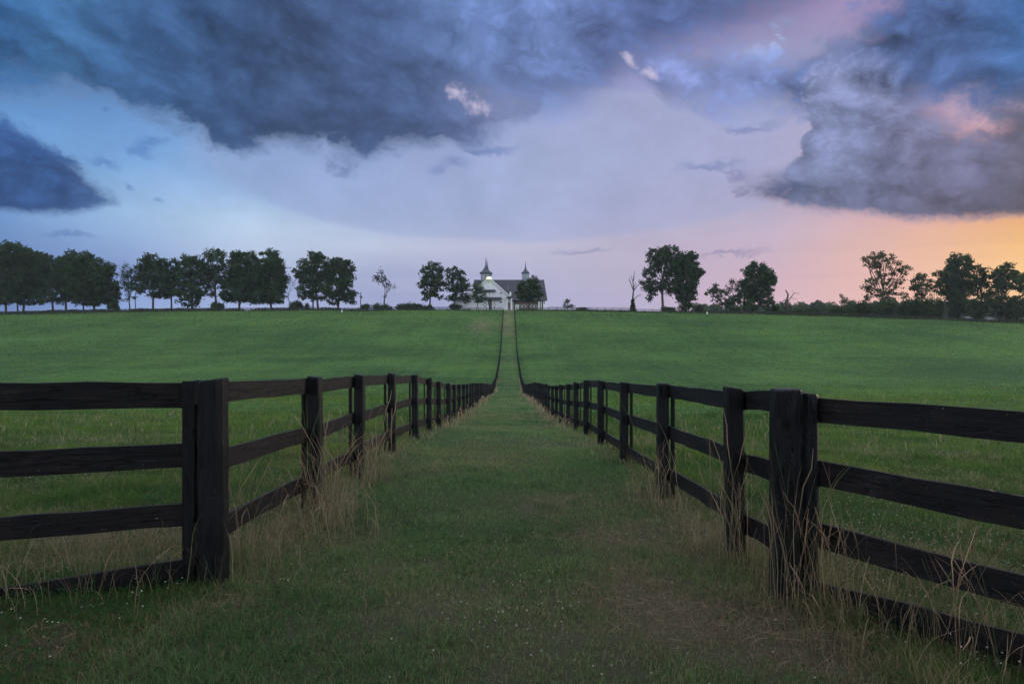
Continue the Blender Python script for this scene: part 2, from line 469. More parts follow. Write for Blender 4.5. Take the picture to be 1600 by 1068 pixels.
def dryness(x, y):
    """0 = green sward, 1 = dead straw"""
    x = np.asarray(x, float); y = np.asarray(y, float)
    n = fnoise(x, y, 0.55, 4, 21)
    n2 = fnoise(x, y, 2.2, 3, 31)
    dl, dr = x - XL(y), x - XR(y)
    lane = (dl > 0) & (dr < 0)
    d = 0.09 + (n - 0.5) * 1.1 + (n2 - 0.5) * 0.5
    d = d + np.where(lane, 0.10 * sstep(y, 10, 25), 0)
    d = d * np.where(lane, 1.0, sstep(y, 22, 9) * 0.95 + 0.06)
    d = d * (1 - 0.45 * sstep(y, 25, 70))
    # along the fence lines and in trampled spots
    d = d + 0.30 * np.exp(-(dl / 0.32) ** 2) * sstep(y, 120, 25) + 0.34 * np.exp(-(dr / 0.34) ** 2) * sstep(y, 120, 25)
    for cx, cy, r, a in ((1.2, 3.95, 0.38, 1.0), (0.75, 4.35, 0.4, 0.7), (0.95, 4.9, 0.25, 0.6), (-2.5, 3.6, 0.35, 0.7), (-1.75, 4.25, 0.16, 0.5), (1.5, 3.4, 0.35, 0.4), (1.0, 6.3, 0.5, 0.35),
                         (-1.55, 6.2, 0.45, 0.4), (-2.9, 6.3, 0.9, 0.6), (2.9, 6.0, 0.9, 0.35), (-2.6, 8.5, 0.8, 0.4), (0.5, 7.4, 0.7, 0.2)):
        d = d + a * np.exp(-(((x - cx) ** 2 + (y - cy) ** 2) / r ** 2)) * (0.5 + n2)
    # worn lane up the hill and the pale strip beside it
    off = x + 0.09 + 0.0042 * y
    d = d + sstep(y, 165, 205) * 0.35 * (n + 0.3) * np.exp(-(off / 2.2) ** 2)
    d = d + 0.55 * np.exp(-((off + 8) / 4.5) ** 2) * np.exp(-((y - 205) / 18) ** 2) * (n + 0.2)
    return np.clip(d, 0, 1)

def build_ground():
    ys = np.unique(np.concatenate([np.linspace(-400, -20, 14), np.linspace(-20, 1, 22), np.linspace(1, 14, 150), np.geomspace(14, 130, 170), np.linspace(130, 340, 140), np.geomspace(340, 3400, 30)]))
    u = np.linspace(-1, 1, 321)
    xs = np.sinh(u * 6.6) / np.sinh(6.6) * 2200
    X, Y = np.meshgrid(xs, ys)
    Zg = gz(X, Y)
    V = np.stack([X, Y, Zg], -1).reshape(-1, 3)
    nx, ny = len(xs), len(ys)
    i = (np.arange(ny - 1)[:, None] * nx + np.arange(nx - 1)[None, :]).ravel()
    Fq = np.stack([i, i + 1, i + nx + 1, i + nx], 1)
    dr = dryness(V[:, 0], V[:, 1])
    lane = ((V[:, 0] > XL(V[:, 1])) & (V[:, 0] < XR(V[:, 1]))).astype(float)
    me = np_mesh('ground', V, [Fq], np.stack([dr, lane, dr * 0], 1))
    o = link('ground', me, None, mat_ground())
    tag(o, 'green grass field dipping into a hollow and rising to a low crest', 'ground', kind='structure')

def principled(name):
    m = bpy.data.materials.new(name)
    m.use_nodes = True
    t = m.node_tree
    b = next(n for n in t.nodes if n.type == 'BSDF_PRINCIPLED')
    return m, NT(t), b

GREEN_A, GREEN_B = (0.018, 0.050, 0.015), (0.047, 0.102, 0.022)
def mat_ground():
    m, N, b = principled('turf')
    t = m.node_tree
    geo = N.n('ShaderNodeNewGeometry')
    P = geo.outputs['Position']
    at = N.n('ShaderNodeAttribute', attribute_name='tint')
    sp = N.n('ShaderNodeSeparateColor')
    N.put(sp.inputs[0], at.outputs['Color'])
    dry = sp.outputs[0]
    big = N.noise(P, 0.028, 5, 0.6)
    # drill rows running up the slope, wind-laid streaks across it
    rows = N.noise(N.v('MULTIPLY', P, (0.55, 0.012, 0.0)), 1.0, 5, 0.62)
    cross = N.noise(N.v('MULTIPLY', P, (0.05, 0.35, 0.35)), 1.0, 5, 0.6)
    mid = N.noise(P, 0.9, 5, 0.65)
    fine = N.noise(P, 9.0, 4, 0.7)
    f = N.m('MULTIPLY_ADD', N.m('SUBTRACT', big, 0.5), 3.6, 0.45)
    f = N.m('MULTIPLY_ADD', N.m('SUBTRACT', rows, 0.5), 1.3, f)
    f = N.m('MULTIPLY_ADD', N.m('SUBTRACT', cross, 0.5), 1.6, f)
    f = N.m('MULTIPLY_ADD', N.m('SUBTRACT', mid, 0.5), 1.7, f)
    f = N.m('MULTIPLY_ADD', N.m('SUBTRACT', fine, 0.5), 1.1, f, clamp=True)
    g = N.mix(f, GREEN_A + (1,), GREEN_B + (1,))
    straw = N.mix(fine, (0.10, 0.075, 0.045, 1), (0.22, 0.165, 0.105, 1))
    d = N.m('MULTIPLY_ADD', N.m('SUBTRACT', mid, 0.5), 0.5, N.m('MULTIPLY', dry, 0.9), clamp=True)
    d = N.m('MULTIPLY', d, N.ramp(dry, 0.02, 0.2))
    col = N.mix(d, g, straw)
    # close by the sheet is the thatch and soil under the modelled blades
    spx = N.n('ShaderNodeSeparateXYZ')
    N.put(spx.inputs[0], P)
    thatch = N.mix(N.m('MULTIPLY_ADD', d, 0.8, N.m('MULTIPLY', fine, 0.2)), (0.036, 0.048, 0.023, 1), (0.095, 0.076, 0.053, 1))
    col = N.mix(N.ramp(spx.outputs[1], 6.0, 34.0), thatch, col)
    N.put(b.inputs['Base Color'], col)
    b.inputs['Roughness'].default_value = 0.95
    b.inputs['Specular IOR Level'].default_value = 0.1
    bp = N.n('ShaderNodeBump')
    bp.inputs['Strength'].default_value = 0.8
    bp.inputs['Distance'].default_value = 0.35
    hb = N.m('ADD', N.m('MULTIPLY', mid, 0.7), N.m('MULTIPLY', fine, 0.25))
    N.put(bp.inputs['Height'], hb)
    N.put(b.inputs['Normal'], bp.outputs[0])
    return m
build_ground()
# ------------------------------------------------------------------ tarred plank fences
def mat_wood(name, base, worn, gloss=0.5, bump=0.35, grain=(30, 30, 3.0), blister=0.0, nails=False):
    m, N, b = principled(name)
    tc = N.n('ShaderNodeTexCoord')
    oi = N.n('ShaderNodeObjectInfo')
    P = N.v('ADD', tc.outputs['Object'], N.v('SCALE', N.comb(oi.outputs['Random'], oi.outputs['Random'], oi.outputs['Random']), scale=37.0))
    g = N.noise(N.v('MULTIPLY', P, grain), 1.0, 6, 0.65)
    blot = N.noise(P, 3.0, 5, 0.65)
    spk = N.noise(P, 70.0, 3, 0.6)
    f = N.m('MULTIPLY_ADD', N.m('SUBTRACT', blot, 0.5), 1.8, N.m('MULTIPLY_ADD', N.m('SUBTRACT', g, 0.5), 1.6, 0.32), clamp=True)
    col = N.mix(f, base + (1,), worn + (1,))
    # flecks where the tar has chipped, checks along the grain, greyed wear
    wear = N.m('MULTIPLY', N.ramp(N.noise(P, 2.2, 6, 0.7), 0.56, 0.72), N.ramp(g, 0.42, 0.62))
    col = N.mix(N.m('MULTIPLY', wear, 0.55), col, (0.058, 0.058, 0.064, 1))
    col = N.mix(N.ramp(spk, 0.66, 0.76, 0.0, 0.8), col, (0.12, 0.115, 0.115, 1))
    crack = N.m('ABSOLUTE', N.m('SUBTRACT', N.noise(N.v('MULTIPLY', P, tuple(q * 0.55 for q in grain)), 1.0, 3, 0.5), 0.5))
    crack = N.ramp(crack, 0.0, 0.018, 1.0, 0.0)
    col = N.mix(N.m('MULTIPLY', crack, 0.85), col, (0.002, 0.002, 0.002, 1))
    if nails:
        vn = N.n('ShaderNodeTexVoronoi')
        N.put(vn.inputs['Vector'], N.v('MULTIPLY', P, (7.0, 7.0, 9.0)))
        vn.inputs['Scale'].default_value = 1.0
        sepc = N.n('ShaderNodeSeparateColor')
        N.put(sepc.inputs[0], vn.outputs['Color'])
        spot = N.m('MULTIPLY', N.ramp(vn.outputs['Distance'], 0.055, 0.02), N.m('GREATER_THAN', sepc.outputs[0], 0.80))
        col = N.mix(N.m('MULTIPLY', spot, 0.8), col, (0.20, 0.205, 0.215, 1))
    N.put(b.inputs['Base Color'], col)
    N.put(b.inputs['Roughness'], N.m('MULTIPLY_ADD', blot, 0.4, gloss - 0.2))
    b.inputs['Specular IOR Level'].default_value = 0.14
    h = N.m('MULTIPLY_ADD', g, 0.6, N.m('MULTIPLY', blot, 0.5))
    if blister:
        v = N.n('ShaderNodeTexVoronoi', feature='SMOOTH_F1')
        N.put(v.inputs['Vector'], N.v('MULTIPLY', P, (95, 95, 60)))
        v.inputs['Scale'].default_value = 1.0
        h = N.m('MULTIPLY_ADD', v.outputs['Distance'], -blister, h)
    h = N.m('MULTIPLY_ADD', crack, -1.2, h)
    bp = N.n('ShaderNodeBump')
    bp.inputs['Strength'].default_value = bump
    bp.inputs['Distance'].default_value = 0.02
    N.put(bp.inputs['Height'], h)
    N.put(b.inputs['Normal'], bp.outputs[0])
    return m
W_POST = mat_wood('tarred_post', (0.005, 0.0062, 0.0085), (0.015, 0.016, 0.019), 0.5, 0.55, (44, 44, 3.0), nails=True)
W_GATE = mat_wood('blistered_tarred_post', (0.005, 0.0062, 0.0085), (0.013, 0.014, 0.018), 0.45, 0.7, (46, 46, 5.0), 0.14, nails=True)
W_BOARD = mat_wood('tarred_board', (0.0055, 0.0058, 0.0078), (0.024, 0.020, 0.021), 0.58, 0.4, (3.0, 3.0, 40), nails=True)
M_IRON = mat_wood('black_iron', (0.012, 0.012, 0.014), (0.03, 0.028, 0.028), 0.45, 0.3, (20, 20, 20))

def post_mesh(org, base, h, sx, sy, rz=0.0, lean=(0, 0), jag=0.006, ch=0.02, crown=0.012, sides=None):
    """squared, chamfered timber with a slightly uneven surface, from 0.25 m under ground"""
    mb = MB(org)
    prof2 = []
    hx, hy = sx / 2, sy / 2
    c = ch
    ring = [(-hx + c, -hy), (0, -hy), (hx - c, -hy), (hx, -hy + c), (hx, 0), (hx, hy - c), (hx - c, hy), (0, hy), (-hx + c, hy), (-hx, hy - c), (-hx, 0), (-hx, -hy + c)]
    ca, sa = math.cos(rz), math.sin(rz)
    n = max(4, int(h / 0.12))
    rows = []
    tilt = random.uniform(-0.012, 0.012)
    for i in range(n + 1):
        z = -0.25 + (h + 0.25) * i / n
        r = []
        for k, (x, y) in enumerate(ring):
            j = 1 + random.uniform(-jag, jag) * 4
            xx, yy = x * j, y * j
            zz = z
            if i == n:
                zz += tilt * (x / hx)
            r.append((base[0] + xx * ca - yy * sa + lean[0] * z, base[1] + xx * sa + yy * ca + lean[1] * z, base[2] + zz))
        rows.append(r)
    top = [(base[0] + (p[0] - base[0] - lean[0] * h) * 0.9 + lean[0] * h, base[1] + (p[1] - base[1] - lean[1] * h) * 0.9 + lean[1] * h, p[2] + crown) for p in rows[-1]]
    rows.append(top)
    mb.quadgrid(rows)
    return mb

def board_mesh(org, a, b, wid, th, nrm, sag=0.012, wob=0.006, twist=0.0):
    """plank from a to b (points on its top edge), thickness th along nrm"""
    a, b = Vector(a), Vector(b)
    n = Vector(nrm).normalized()
    mb = MB(org)
    L = (b - a).length
    k = max(3, int(L / 0.3))
    rows = []
    s1, s2 = random.uniform(-sag, sag), random.uniform(-sag, sag)
    for i in range(k + 1):
        t = i / k
        p = a.lerp(b, t) + Vector((0, 0, (s1 * math.sin(t * 3.1416) + s2 * math.sin(t * 6.283) * 0.5)))
        w0, w1 = random.uniform(-wob, wob), random.uniform(-wob, wob)
        tw = n * twist * t
        bt = p - Vector((0, 0, wid + w1)) - tw
        tp = p + Vector((0, 0, w0)) + tw
        e = 0.003
        rows.append([tp - n * e * 0 + Vector((0, 0, -e)), tp + n * e, tp + n * (th - e), tp + n * th - Vector((0, 0, e)), bt + n * th, bt])
    mb.quadgrid(rows)
    return mb

def lane_fence(side, label):
    X = XL if side < 0 else XR
    if side < 0:
        Y = [4.6, 7.0, 9.0, 11.6, 14.4, 17.0, 19.4, 22.2]
    else:
        Y = [4.45, 5.42, 8.03, 10.7, 13.5, 16.0, 18.4, 20.9, 23.5]
    while Y[-1] < 246:
        Y.append(Y[-1] + 2.55 + random.uniform(-0.12, 0.12))
    org = (X(Y[0]), Y[0], gzf(X(Y[0]), Y[0]))
    root = empty('plank_fence', org, label, 'fence')
    base, tops, hts = [], [], []
    for i, y in enumerate(Y):
        x = X(y) + random.uniform(-0.012, 0.012)
        z = gzf(x, y)
        h = 1.345 + random.uniform(-0.03, 0.03)
        seen = (-0.263, -0.365, -0.44, -0.544, -0.70) if side < 0 else (-0.317, -0.374, -0.497, -0.642, -0.772, -0.90)
        if i < len(seen):
            h = EYE + seen[i] - z
        base.append((x, y, z)); tops.append(z + h)
    for i, (x, y, z) in enumerate(base):
        gate = i == 0
        s = (0.165, 0.17) if gate else (0.125 + random.uniform(-0.012, 0.012), 0.145)
        if side > 0 and gate: s = (0.165, 0.19)
        lean = (random.uniform(-0.010, 0.010), random.uniform(-0.012, 0.012))
        if gate: lean = (0.006, 0) if side > 0 else (-0.004, 0)
        mb = post_mesh(root.location, (x, y, z), tops[i] - z, s[0], s[1], random.uniform(-0.06, 0.06), lean, jag=0.012 if gate else 0.006, ch=0.03 if gate else 0.015)
        mb.build('post', W_GATE if gate and side > 0 else W_POST, root)
        if i > 0 and not (side > 0 and i in (1,)):          # batten over the plank joint, on the field side
            bx = x + side * (0.0625 + 0.042 + 0.013)
            mt = MB(root.location)
            hh = tops[i] - z - random.uniform(0.0, 0.03)
            mt.box((bx, y + random.uniform(-0.02, 0.02), z + hh / 2 - 0.04), (0.022, 0.13, hh + 0.08), random.uniform(-0.03, 0.03))
            mt.build('batten', W_BOARD, root)
    far = MB(root.location)
    drops = (0.012, 0.50, 0.985)
    for i in range(len(Y) - 1):
        (x0, y0, z0), (x1, y1, z1) = base[i], base[i + 1]
        for k, dz in enumerate(drops):
            j0, j1 = random.uniform(-0.012, 0.012), random.uniform(-0.012, 0.012)
            o0 = 0.0625 if i else 0.0825
            a = (x0 + side * (o0 + 0.002), y0 + (0.004 if i else 0.03), tops[i] - dz + j0)
            b = (x1 + side * 0.0645, y1 - 0.004, tops[i + 1] - dz + j1)
            if i < 33:
                board_mesh(root.location, a, b, 0.148, 0.026, (side, 0, 0), twist=random.uniform(-0.004, 0.004)).build('board', W_BOARD, root)
            else:
                board_far(far, a, b, 0.148, 0.026, side)
    o = far.build('distant_boards', W_BOARD, root)
    o['kind'] = 'stuff'
    o.name = 'far_planking'
    return root
def board_far(mb, a, b, w, th, side):
    a, b = Vector(a), Vector(b)
    n = Vector((side, 0, 0)) * th
    d = Vector((0, 0, w))
    mb.quadgrid([[a, a + n, a + n - d, a - d], [b, b + n, b + n - d, b - d]])

lane_fence(-1, 'dark plank fence running up the hill along the left edge of the grass lane')
lane_fence(1, 'dark plank fence running up the hill along the right edge of the grass lane')

# the two short wings that turn away from the gate posts
def wing(start, dirv, tops, wid, label, batten_w, posts):
    org = (start[0], start[1], gzf(start[0], start[1]))
    root = empty('wing_fence', org, label, 'fence')
    d = Vector((dirv[0], dirv[1], 0)).normalized()
    nrm = Vector((d.y, -d.x, 0))
    if nrm.y > 0:
        nrm = -nrm                      # face the viewer's side
    L = 2.46
    for k, (z0, z1) in enumerate(tops):
        a = Vector((start[0], start[1], EYE + z0))
        slope = (z1 - z0)
        b = a + d * L + Vector((0, 0, slope * L / 1.12))
        board_mesh(root.location, a, b, wid[k], 0.027, -nrm, sag=0.012, wob=0.006, twist=(0.014 if k == 0 and d.x > 0 else 0.004)).build('board', W_BOARD, root)
    return root, d, nrm, L

root, d, nrm, L = wing((-2.145, 4.60), (-1.0, -0.34), [(-0.272, -0.252), (-0.684, -0.678), (-1.09, -1.10), (-1.455, -1.525)], (0.172, 0.160, 0.145, 0.165),
                       'near dark plank fence wing at the left edge beside the squared gate post', 0.07, None)
p = Vector((-2.145, 4.60, 0)) + d * 0.03 + nrm * 0.016
zb = gzf(p.x, p.y)
MB(root.location).box((p.x, p.y, (zb + EYE - 0.262) / 2 - 0.05), (0.075, 0.024, EYE - 0.262 - zb + 0.1), math.atan2(d.y, d.x)).build('batten', W_POST, root)
q = Vector((-2.125, 4.69, 0))
post_mesh(root.location, (q.x, q.y, zb), 1.33, 0.12, 0.10, 0.0, jag=0.006).build('post', W_POST, root)
for zz, hh in ((-0.34, 0.17), (-1.32, 0.22)):
    MB(root.location).box((-2.112, 4.60, EYE + zz), (0.046, 0.05, hh), 0.15, bev=0.006).build('hinge', M_IRON, root)
e = Vector((-2.145, 4.60, 0)) + d * (L - 0.06) - nrm * 0.10
post_mesh(root.location, (e.x, e.y, gzf(e.x, e.y)), 1.36, 0.14, 0.14, math.atan2(d.y, d.x)).build('post', W_POST, root)

root, d, nrm, L = wing((1.955, 4.44), (0.545, -0.839), [(-0.366, -0.362), (-0.765, -0.776), (-1.168, -1.180), (-1.56, -1.495)], (0.156, 0.165, 0.155, 0.165),
                       'near dark plank fence wing at the right edge beside the rough gate post', 0.1, None)
q = Vector((1.925, 4.44, 0))
zb = gzf(q.x, q.y)
post_mesh(root.location, (q.x, q.y, zb), EYE - 0.345 - zb, 0.105, 0.13, 0.0, jag=0.012, ch=0.025).build('post', W_GATE, root)
e = Vector((1.955, 4.44, 0)) + d * (L - 0.06) - nrm * 0.10
post_mesh(root.location, (e.x, e.y, gzf(e.x, e.y)), 1.36, 0.14, 0.14, math.atan2(d.y, d.x)).build('post', W_POST, root)

# fences along the crest
def crest_fence(px0, px1, D0, D1, label, n_rails=3, h=1.35, step=3.0, col=None):
    w0, w1 = (px0 - 800) * D0 / F, (px1 - 800) * D1 / F
    a, b = Vector((w0, D0, 0)), Vector((w1, D1, 0))
    n = max(2, int(round((b - a).length / step)))
    pts = [a.lerp(b, i / n) for i in range(n + 1)]
    pts = [Vector((p.x, p.y, gzf(p.x, p.y))) for p in pts]
    root = empty('rail_fence', pts[0], label, 'fence')
    d = (b - a).normalized()
    rz = math.atan2(d.y, d.x)
    for p in pts:
        MB(root.location).box((p.x, p.y, p.z + h / 2 - 0.1), (0.15, 0.15, h + 0.2), rz).build('post', W_POST, root)
    for k in range(n_rails):
        mb = MB(root.location)
        z = h - 0.02 - k * (h - 0.3) / max(1, n_rails - 1)
        rows = []
        off = Vector((-d.y, d.x, 0)) * -0.10
        for p in pts:
            q = p + off + Vector((0, 0, z))
            w = Vector((0, 0, 0.15))
            rows.append([q, q + off * 0.3, q + off * 0.3 - w, q - w])
        mb.quadgrid(rows)
        mb.build('rail', W_BOARD, root)
    return root
crest_fence(-130, 785, 262, 258, 'long low dark fence along the crest under the left row of trees', n_rails=4)
crest_fence(806.5, 1720, 258, 250, 'long low dark fence along the crest on the right of the lane', n_rails=4)
crest_fence(858, 985, 300, 296, 'thin rail fence on the skyline between the barn and the dead tree', 2, 1.5, 3.4)
crest_fence(560, 727, 300, 300, 'thin rail fence on the skyline left of the barn behind low shrubs', 3, 1.5, 3.4)
# ------------------------------------------------------------------ grass, clover and straw
def mat_blade(name, trans=0.45):
    m = bpy.data.materials.new(name)
    m.use_nodes = True
    t = m.node_tree
    t.nodes.clear()
    N = NT(t)
    at = N.n('ShaderNodeAttribute', attribute_name='tint')
    d = N.n('ShaderNodeBsdfDiffuse')
    tr = N.n('ShaderNodeBsdfTranslucent')
    N.put(d.inputs[0], at.outputs['Color'])
    N.put(tr.inputs[0], at.outputs['Color'])
    mx = N.n('ShaderNodeMixShader')
    mx.inputs[0].default_value = trans
    t.links.new(d.outputs[0], mx.inputs[1])
    t.links.new(tr.outputs[0], mx.inputs[2])
    o = N.n('ShaderNodeOutputMaterial')
    t.links.new(mx.outputs[0], o.inputs[0])
    return m
BLADE = mat_blade('grass_blades')
STRAW = mat_blade('dry_grass', 0.25)
PETAL = mat_blade('clover_heads', 0.2)

def scatter(y0, y1, dens, r, wide=0.86, pad=0.7, side=None):
    """random points on the ground in the wedge the viewer can see"""
    area = wide * (y1 * y1 - y0 * y0) + 2 * pad * (y1 - y0)
    n = int(area * dens)
    y = np.sqrt(r.uniform(y0 * y0, y1 * y1, n)) if y0 > 1 else r.uniform(y0, y1, n)
    x = r.uniform(-1, 1, n) * (wide * y + pad)
    return x, y

def blades(x, y, h, w, tint, r, bend=0.5, levels=3):
    """curved tapering blades; tint (n,3)"""
    n = len(x)
    z = gz(x, y)
    a = r.uniform(0, 2 * math.pi, n)           # facing
    lean = a + r.normal(0, 0.9, n)
    la = np.abs(r.normal(0, bend, n)) + 0.12
    fx, fy = np.cos(a), np.sin(a)
    dx, dy = np.cos(lean), np.sin(lean)
    V, T = [], []
    for i in range(levels):
        t = i / levels
        hh = h * (t - 0.30 * la * t * t)
        out = h * la * t * t
        ww = w * 0.5 * (1 - 0.75 * t * t)
        cx, cy, cz = x + dx * out, y + dy * out, z + hh
        V.append(np.stack([cx - fy * ww, cy + fx * ww, cz - 0.005 * (i == 0)], 1))
        V.append(np.stack([cx + fy * ww, cy - fx * ww, cz - 0.005 * (i == 0)], 1))
    V.append(np.stack([x + dx * h * la, y + dy * h * la, z + h * (1 - 0.30 * la)], 1))
    k = 2 * levels + 1
    P = np.stack(V, 1).reshape(-1, 3)
    b = (np.arange(n) * k)[:, None]
    quads = [b + np.array([2 * i, 2 * i + 1, 2 * i + 3, 2 * i + 2]) for i in range(levels - 1)]
    tri = b + np.array([k - 3, k - 2, k - 1])
    return P, np.concatenate(quads) if quads else np.zeros((0, 4), int), tri, np.repeat(tint, k, 0)

def build_blades(name, sets, mat, label, cat):
    P, Q, T, Cc, o = [], [], [], [], 0
    for p, q, t, c in sets:
        P.append(p); Q.append(q + o); T.append(t + o); Cc.append(c)
        o += len(p)
    me = np_mesh(name, np.concatenate(P), [np.concatenate(Q), np.concatenate(T)], np.concatenate(Cc))
    ob = link(name, me, None, mat)
    return tag(ob, label, cat, kind='stuff')

def grass_tint(x, y, r, dry, lane):
    n = len(x)
    g1 = np.array([0.044, 0.100, 0.028]); g2 = np.array([0.125, 0.185, 0.045])
    f = np.clip(fnoise(x, y, 0.7, 3, 41) * 1.5 - 0.35 + (fnoise(x, y, 0.07, 3, 43) - 0.5) * 1.2 + r.normal(0, 0.22, n), 0, 1)[:, None]
    g = g1 * (1 - f) + g2 * f
    g = np.where(lane[:, None], g * np.array([1.36, 1.34, 2.0]), g)
    s = np.array([0.27, 0.215, 0.140]) * r.uniform(0.5, 1.35, (n, 1))
    isdry = (r.random(n) < np.clip(dry * 0.95 + 0.02, 0, 0.95))[:, None]
    return np.where(isdry, s, g * r.uniform(0.7, 1.3, (n, 1)))

def build_grass():
    r = np.random.default_rng(3)
    lane_s, field_s = [], []
    for y0, y1, dens, wmin in ((1.6, 6.0, 4200, 0.0032), (6.0, 13.0, 1900, 0.0042), (13.0, 32.0, 420, 0.009), (32.0, 110.0, 28, 0.028), (110.0, 258.0, 2.4, 0.06)):
        x, y = scatter(y0, y1, dens, r)
        dl, dr = x - XL(y), x - XR(y)
        lane = (dl > 0.0) & (dr < 0.0)
        # tufted: thin the sward where clumps are missing
        cl = fnoise(x, y, 3.2, 2, 51)
        keep = r.random(len(x)) < np.clip(0.30 + cl * 1.25, 0.25, 1.0) * (1 - 0.85 * sstep(y, 55, 110) * (y < 110))
        x, y, lane, dl, dr, cl = (q[keep] for q in (x, y, lane, dl, dr, cl))
        dry = dryness(x, y)
        nearf = np.exp(-(np.minimum(np.abs(dl), np.abs(dr)) / 0.30) ** 2)
        h = np.where(lane, 0.048, 0.085) * (0.5 + 0.9 * cl) * r.uniform(0.55, 1.45, len(x))
        h = h * (1 - 0.35 * np.clip(dry, 0, 1)) + nearf * r.uniform(0.0, 0.10, len(x))
        tuft = np.clip((fnoise(x, y, 1.7, 2, 57) - 0.5) * 5, 0, 1) * (~lane)
        h = h * (1 + 1.1 * tuft)
        h = h * np.where((x < -1.98) & (y < 4.62), 0.5, 1.0)
        far = sstep(y, 14, 60)
        h = h * (1 + 0.9 * far) * (1 + 0.6 * sstep(y, 80, 200))
        w = np.maximum(wmin * r.uniform(0.7, 1.3, len(x)), 0.00060 * y)
        tint = grass_tint(x, y, r, dry, lane)
        for m, dst in ((lane, lane_s), (~lane, field_s)):
            dst.append(blades(x[m], y[m], h[m], w[m], tint[m], r, 0.85, 3 if y1 < 20 else 2))
    build_blades('lane_grass', lane_s, BLADE, 'short mown grass with dry patches covering the lane between the two fences', 'grass')
    build_blades('field_grass', field_s, BLADE, 'longer green meadow grass of the fields outside the lane fences', 'grass')

    # clover leaves and small broad weeds
    x1, y1 = scatter(1.8, 11.0, 900, r)
    dens = fnoise(x1, y1, 0.8, 3, 61)
    out = (x1 < XL(y1)) | (x1 > XR(y1))
    keep = r.random(len(x1)) < np.clip((dens - 0.40) * 4, 0, 1) * np.where(out, 1.0, 0.55)
    x, y = x1[keep], y1[keep]
    n = len(x)
    z = gz(x, y) + r.uniform(0.015, 0.06, n) * np.where((x < XL(y)) | (x > XR(y)), 1.3, 0.7)
    V, Fq = [], []
    a0 = r.uniform(0, 6.28, n)
    s = r.uniform(0.006, 0.012, n)
    for j in range(3):
        a = a0 + j * 2.094
        ux, uy = np.cos(a), np.sin(a)
        tz = r.normal(0.15, 0.35, n)
        c = np.stack([x, y, z], 1)
        u = np.stack([ux, uy, tz], 1) * s[:, None]
        v = np.stack([-uy, ux, r.normal(0, 0.2, n)], 1) * s[:, None] * 0.55
        V.append(np.stack([c, c + u * 0.9 + v, c + u * 1.7, c + u * 0.9 - v], 1))
    P = np.stack(V, 1).reshape(-1, 3)
    f = np.arange(len(P)).reshape(-1, 4)
    tint = np.array([0.03, 0.095, 0.03]) * r.uniform(0.6, 1.5, (n, 1))
    me = np_mesh('clover', P, [f], np.repeat(tint, 12, 0), smooth=False)
    tag(link('clover', me, None, BLADE), 'clover leaves spreading through the turf', 'clover', kind='stuff')

    # white clover heads
    pts = []
    x, y = scatter(2.4, 14.0, 42, r)
    dens = fnoise(x, y, 0.9, 3, 71)
    out = ((x < XL(y) - 0.1) & (y < 9)) | ((x > XR(y) + 0.1) & (y < 11))
    keep = r.random(len(x)) < np.clip((dens - 0.50) * 5, 0.02, 1) * np.where(out, 0.9, 0.24)
    pts.append(np.stack([x[keep], y[keep]], 1))
    for cx, cy, sx, sy, n in ((0.05, 3.9, 0.28, 0.18, 42), (-0.05, 4.5, 0.25, 0.25, 24), (0.2, 3.3, 0.5, 0.15, 14), (0.15, 5.5, 0.4, 0.4, 26), (2.9, 5.2, 0.5, 0.5, 130), (3.6, 6.2, 0.8, 0.7, 150), (-0.6, 5.2, 0.4, 0.4, 14), (-2.7, 6.2, 0.5, 0.5, 60)):
        pts.append(np.stack([r.normal(cx, sx, n), r.normal(cy, sy, n)], 1))
    pts = np.concatenate(pts)
    x, y = pts[:, 0], pts[:, 1]
    n = len(x)
    rad = r.uniform(0.0035, 0.0068, n)
    out = (x < XL(y)) | (x > XR(y))
    z = gz(x, y) + r.uniform(0.035, 0.075, n) * np.where(out, 1.5, 0.85)
    bm = bmesh.new()
    bmesh.ops.create_icosphere(bm, subdivisions=1, radius=1.0)
    S = np.array([v.co[:] for v in bm.verts]); SF = np.array([[v.index for v in f.verts] for f in bm.faces])
    bm.free()
    k = len(S)
    J = 1 + r.normal(0, 0.12, (n, k, 1))
    P = np.stack([x, y, z], 1)[:, None, :] + S[None] * J * rad[:, None, None] * np.array([1, 1, 0.85])
    f = (np.arange(n) * k)[:, None, None] + SF[None]
    low = (S[:, 2] < -0.2)[None, :, None]
    c = np.where(low, np.array([0.42, 0.30, 0.24]), np.array([0.52, 0.50, 0.46]))
    c = np.broadcast_to(c, (n, k, 3)) * r.uniform(0.65, 1.1, (n, 1, 1))
    me = np_mesh('clover_flowers', P.reshape(-1, 3), [f.reshape(-1, 3)], c.reshape(-1, 3))
    tag(link('clover_flowers', me, None, PETAL), 'small white clover flower heads dotted over the grass', 'flowers', kind='stuff')

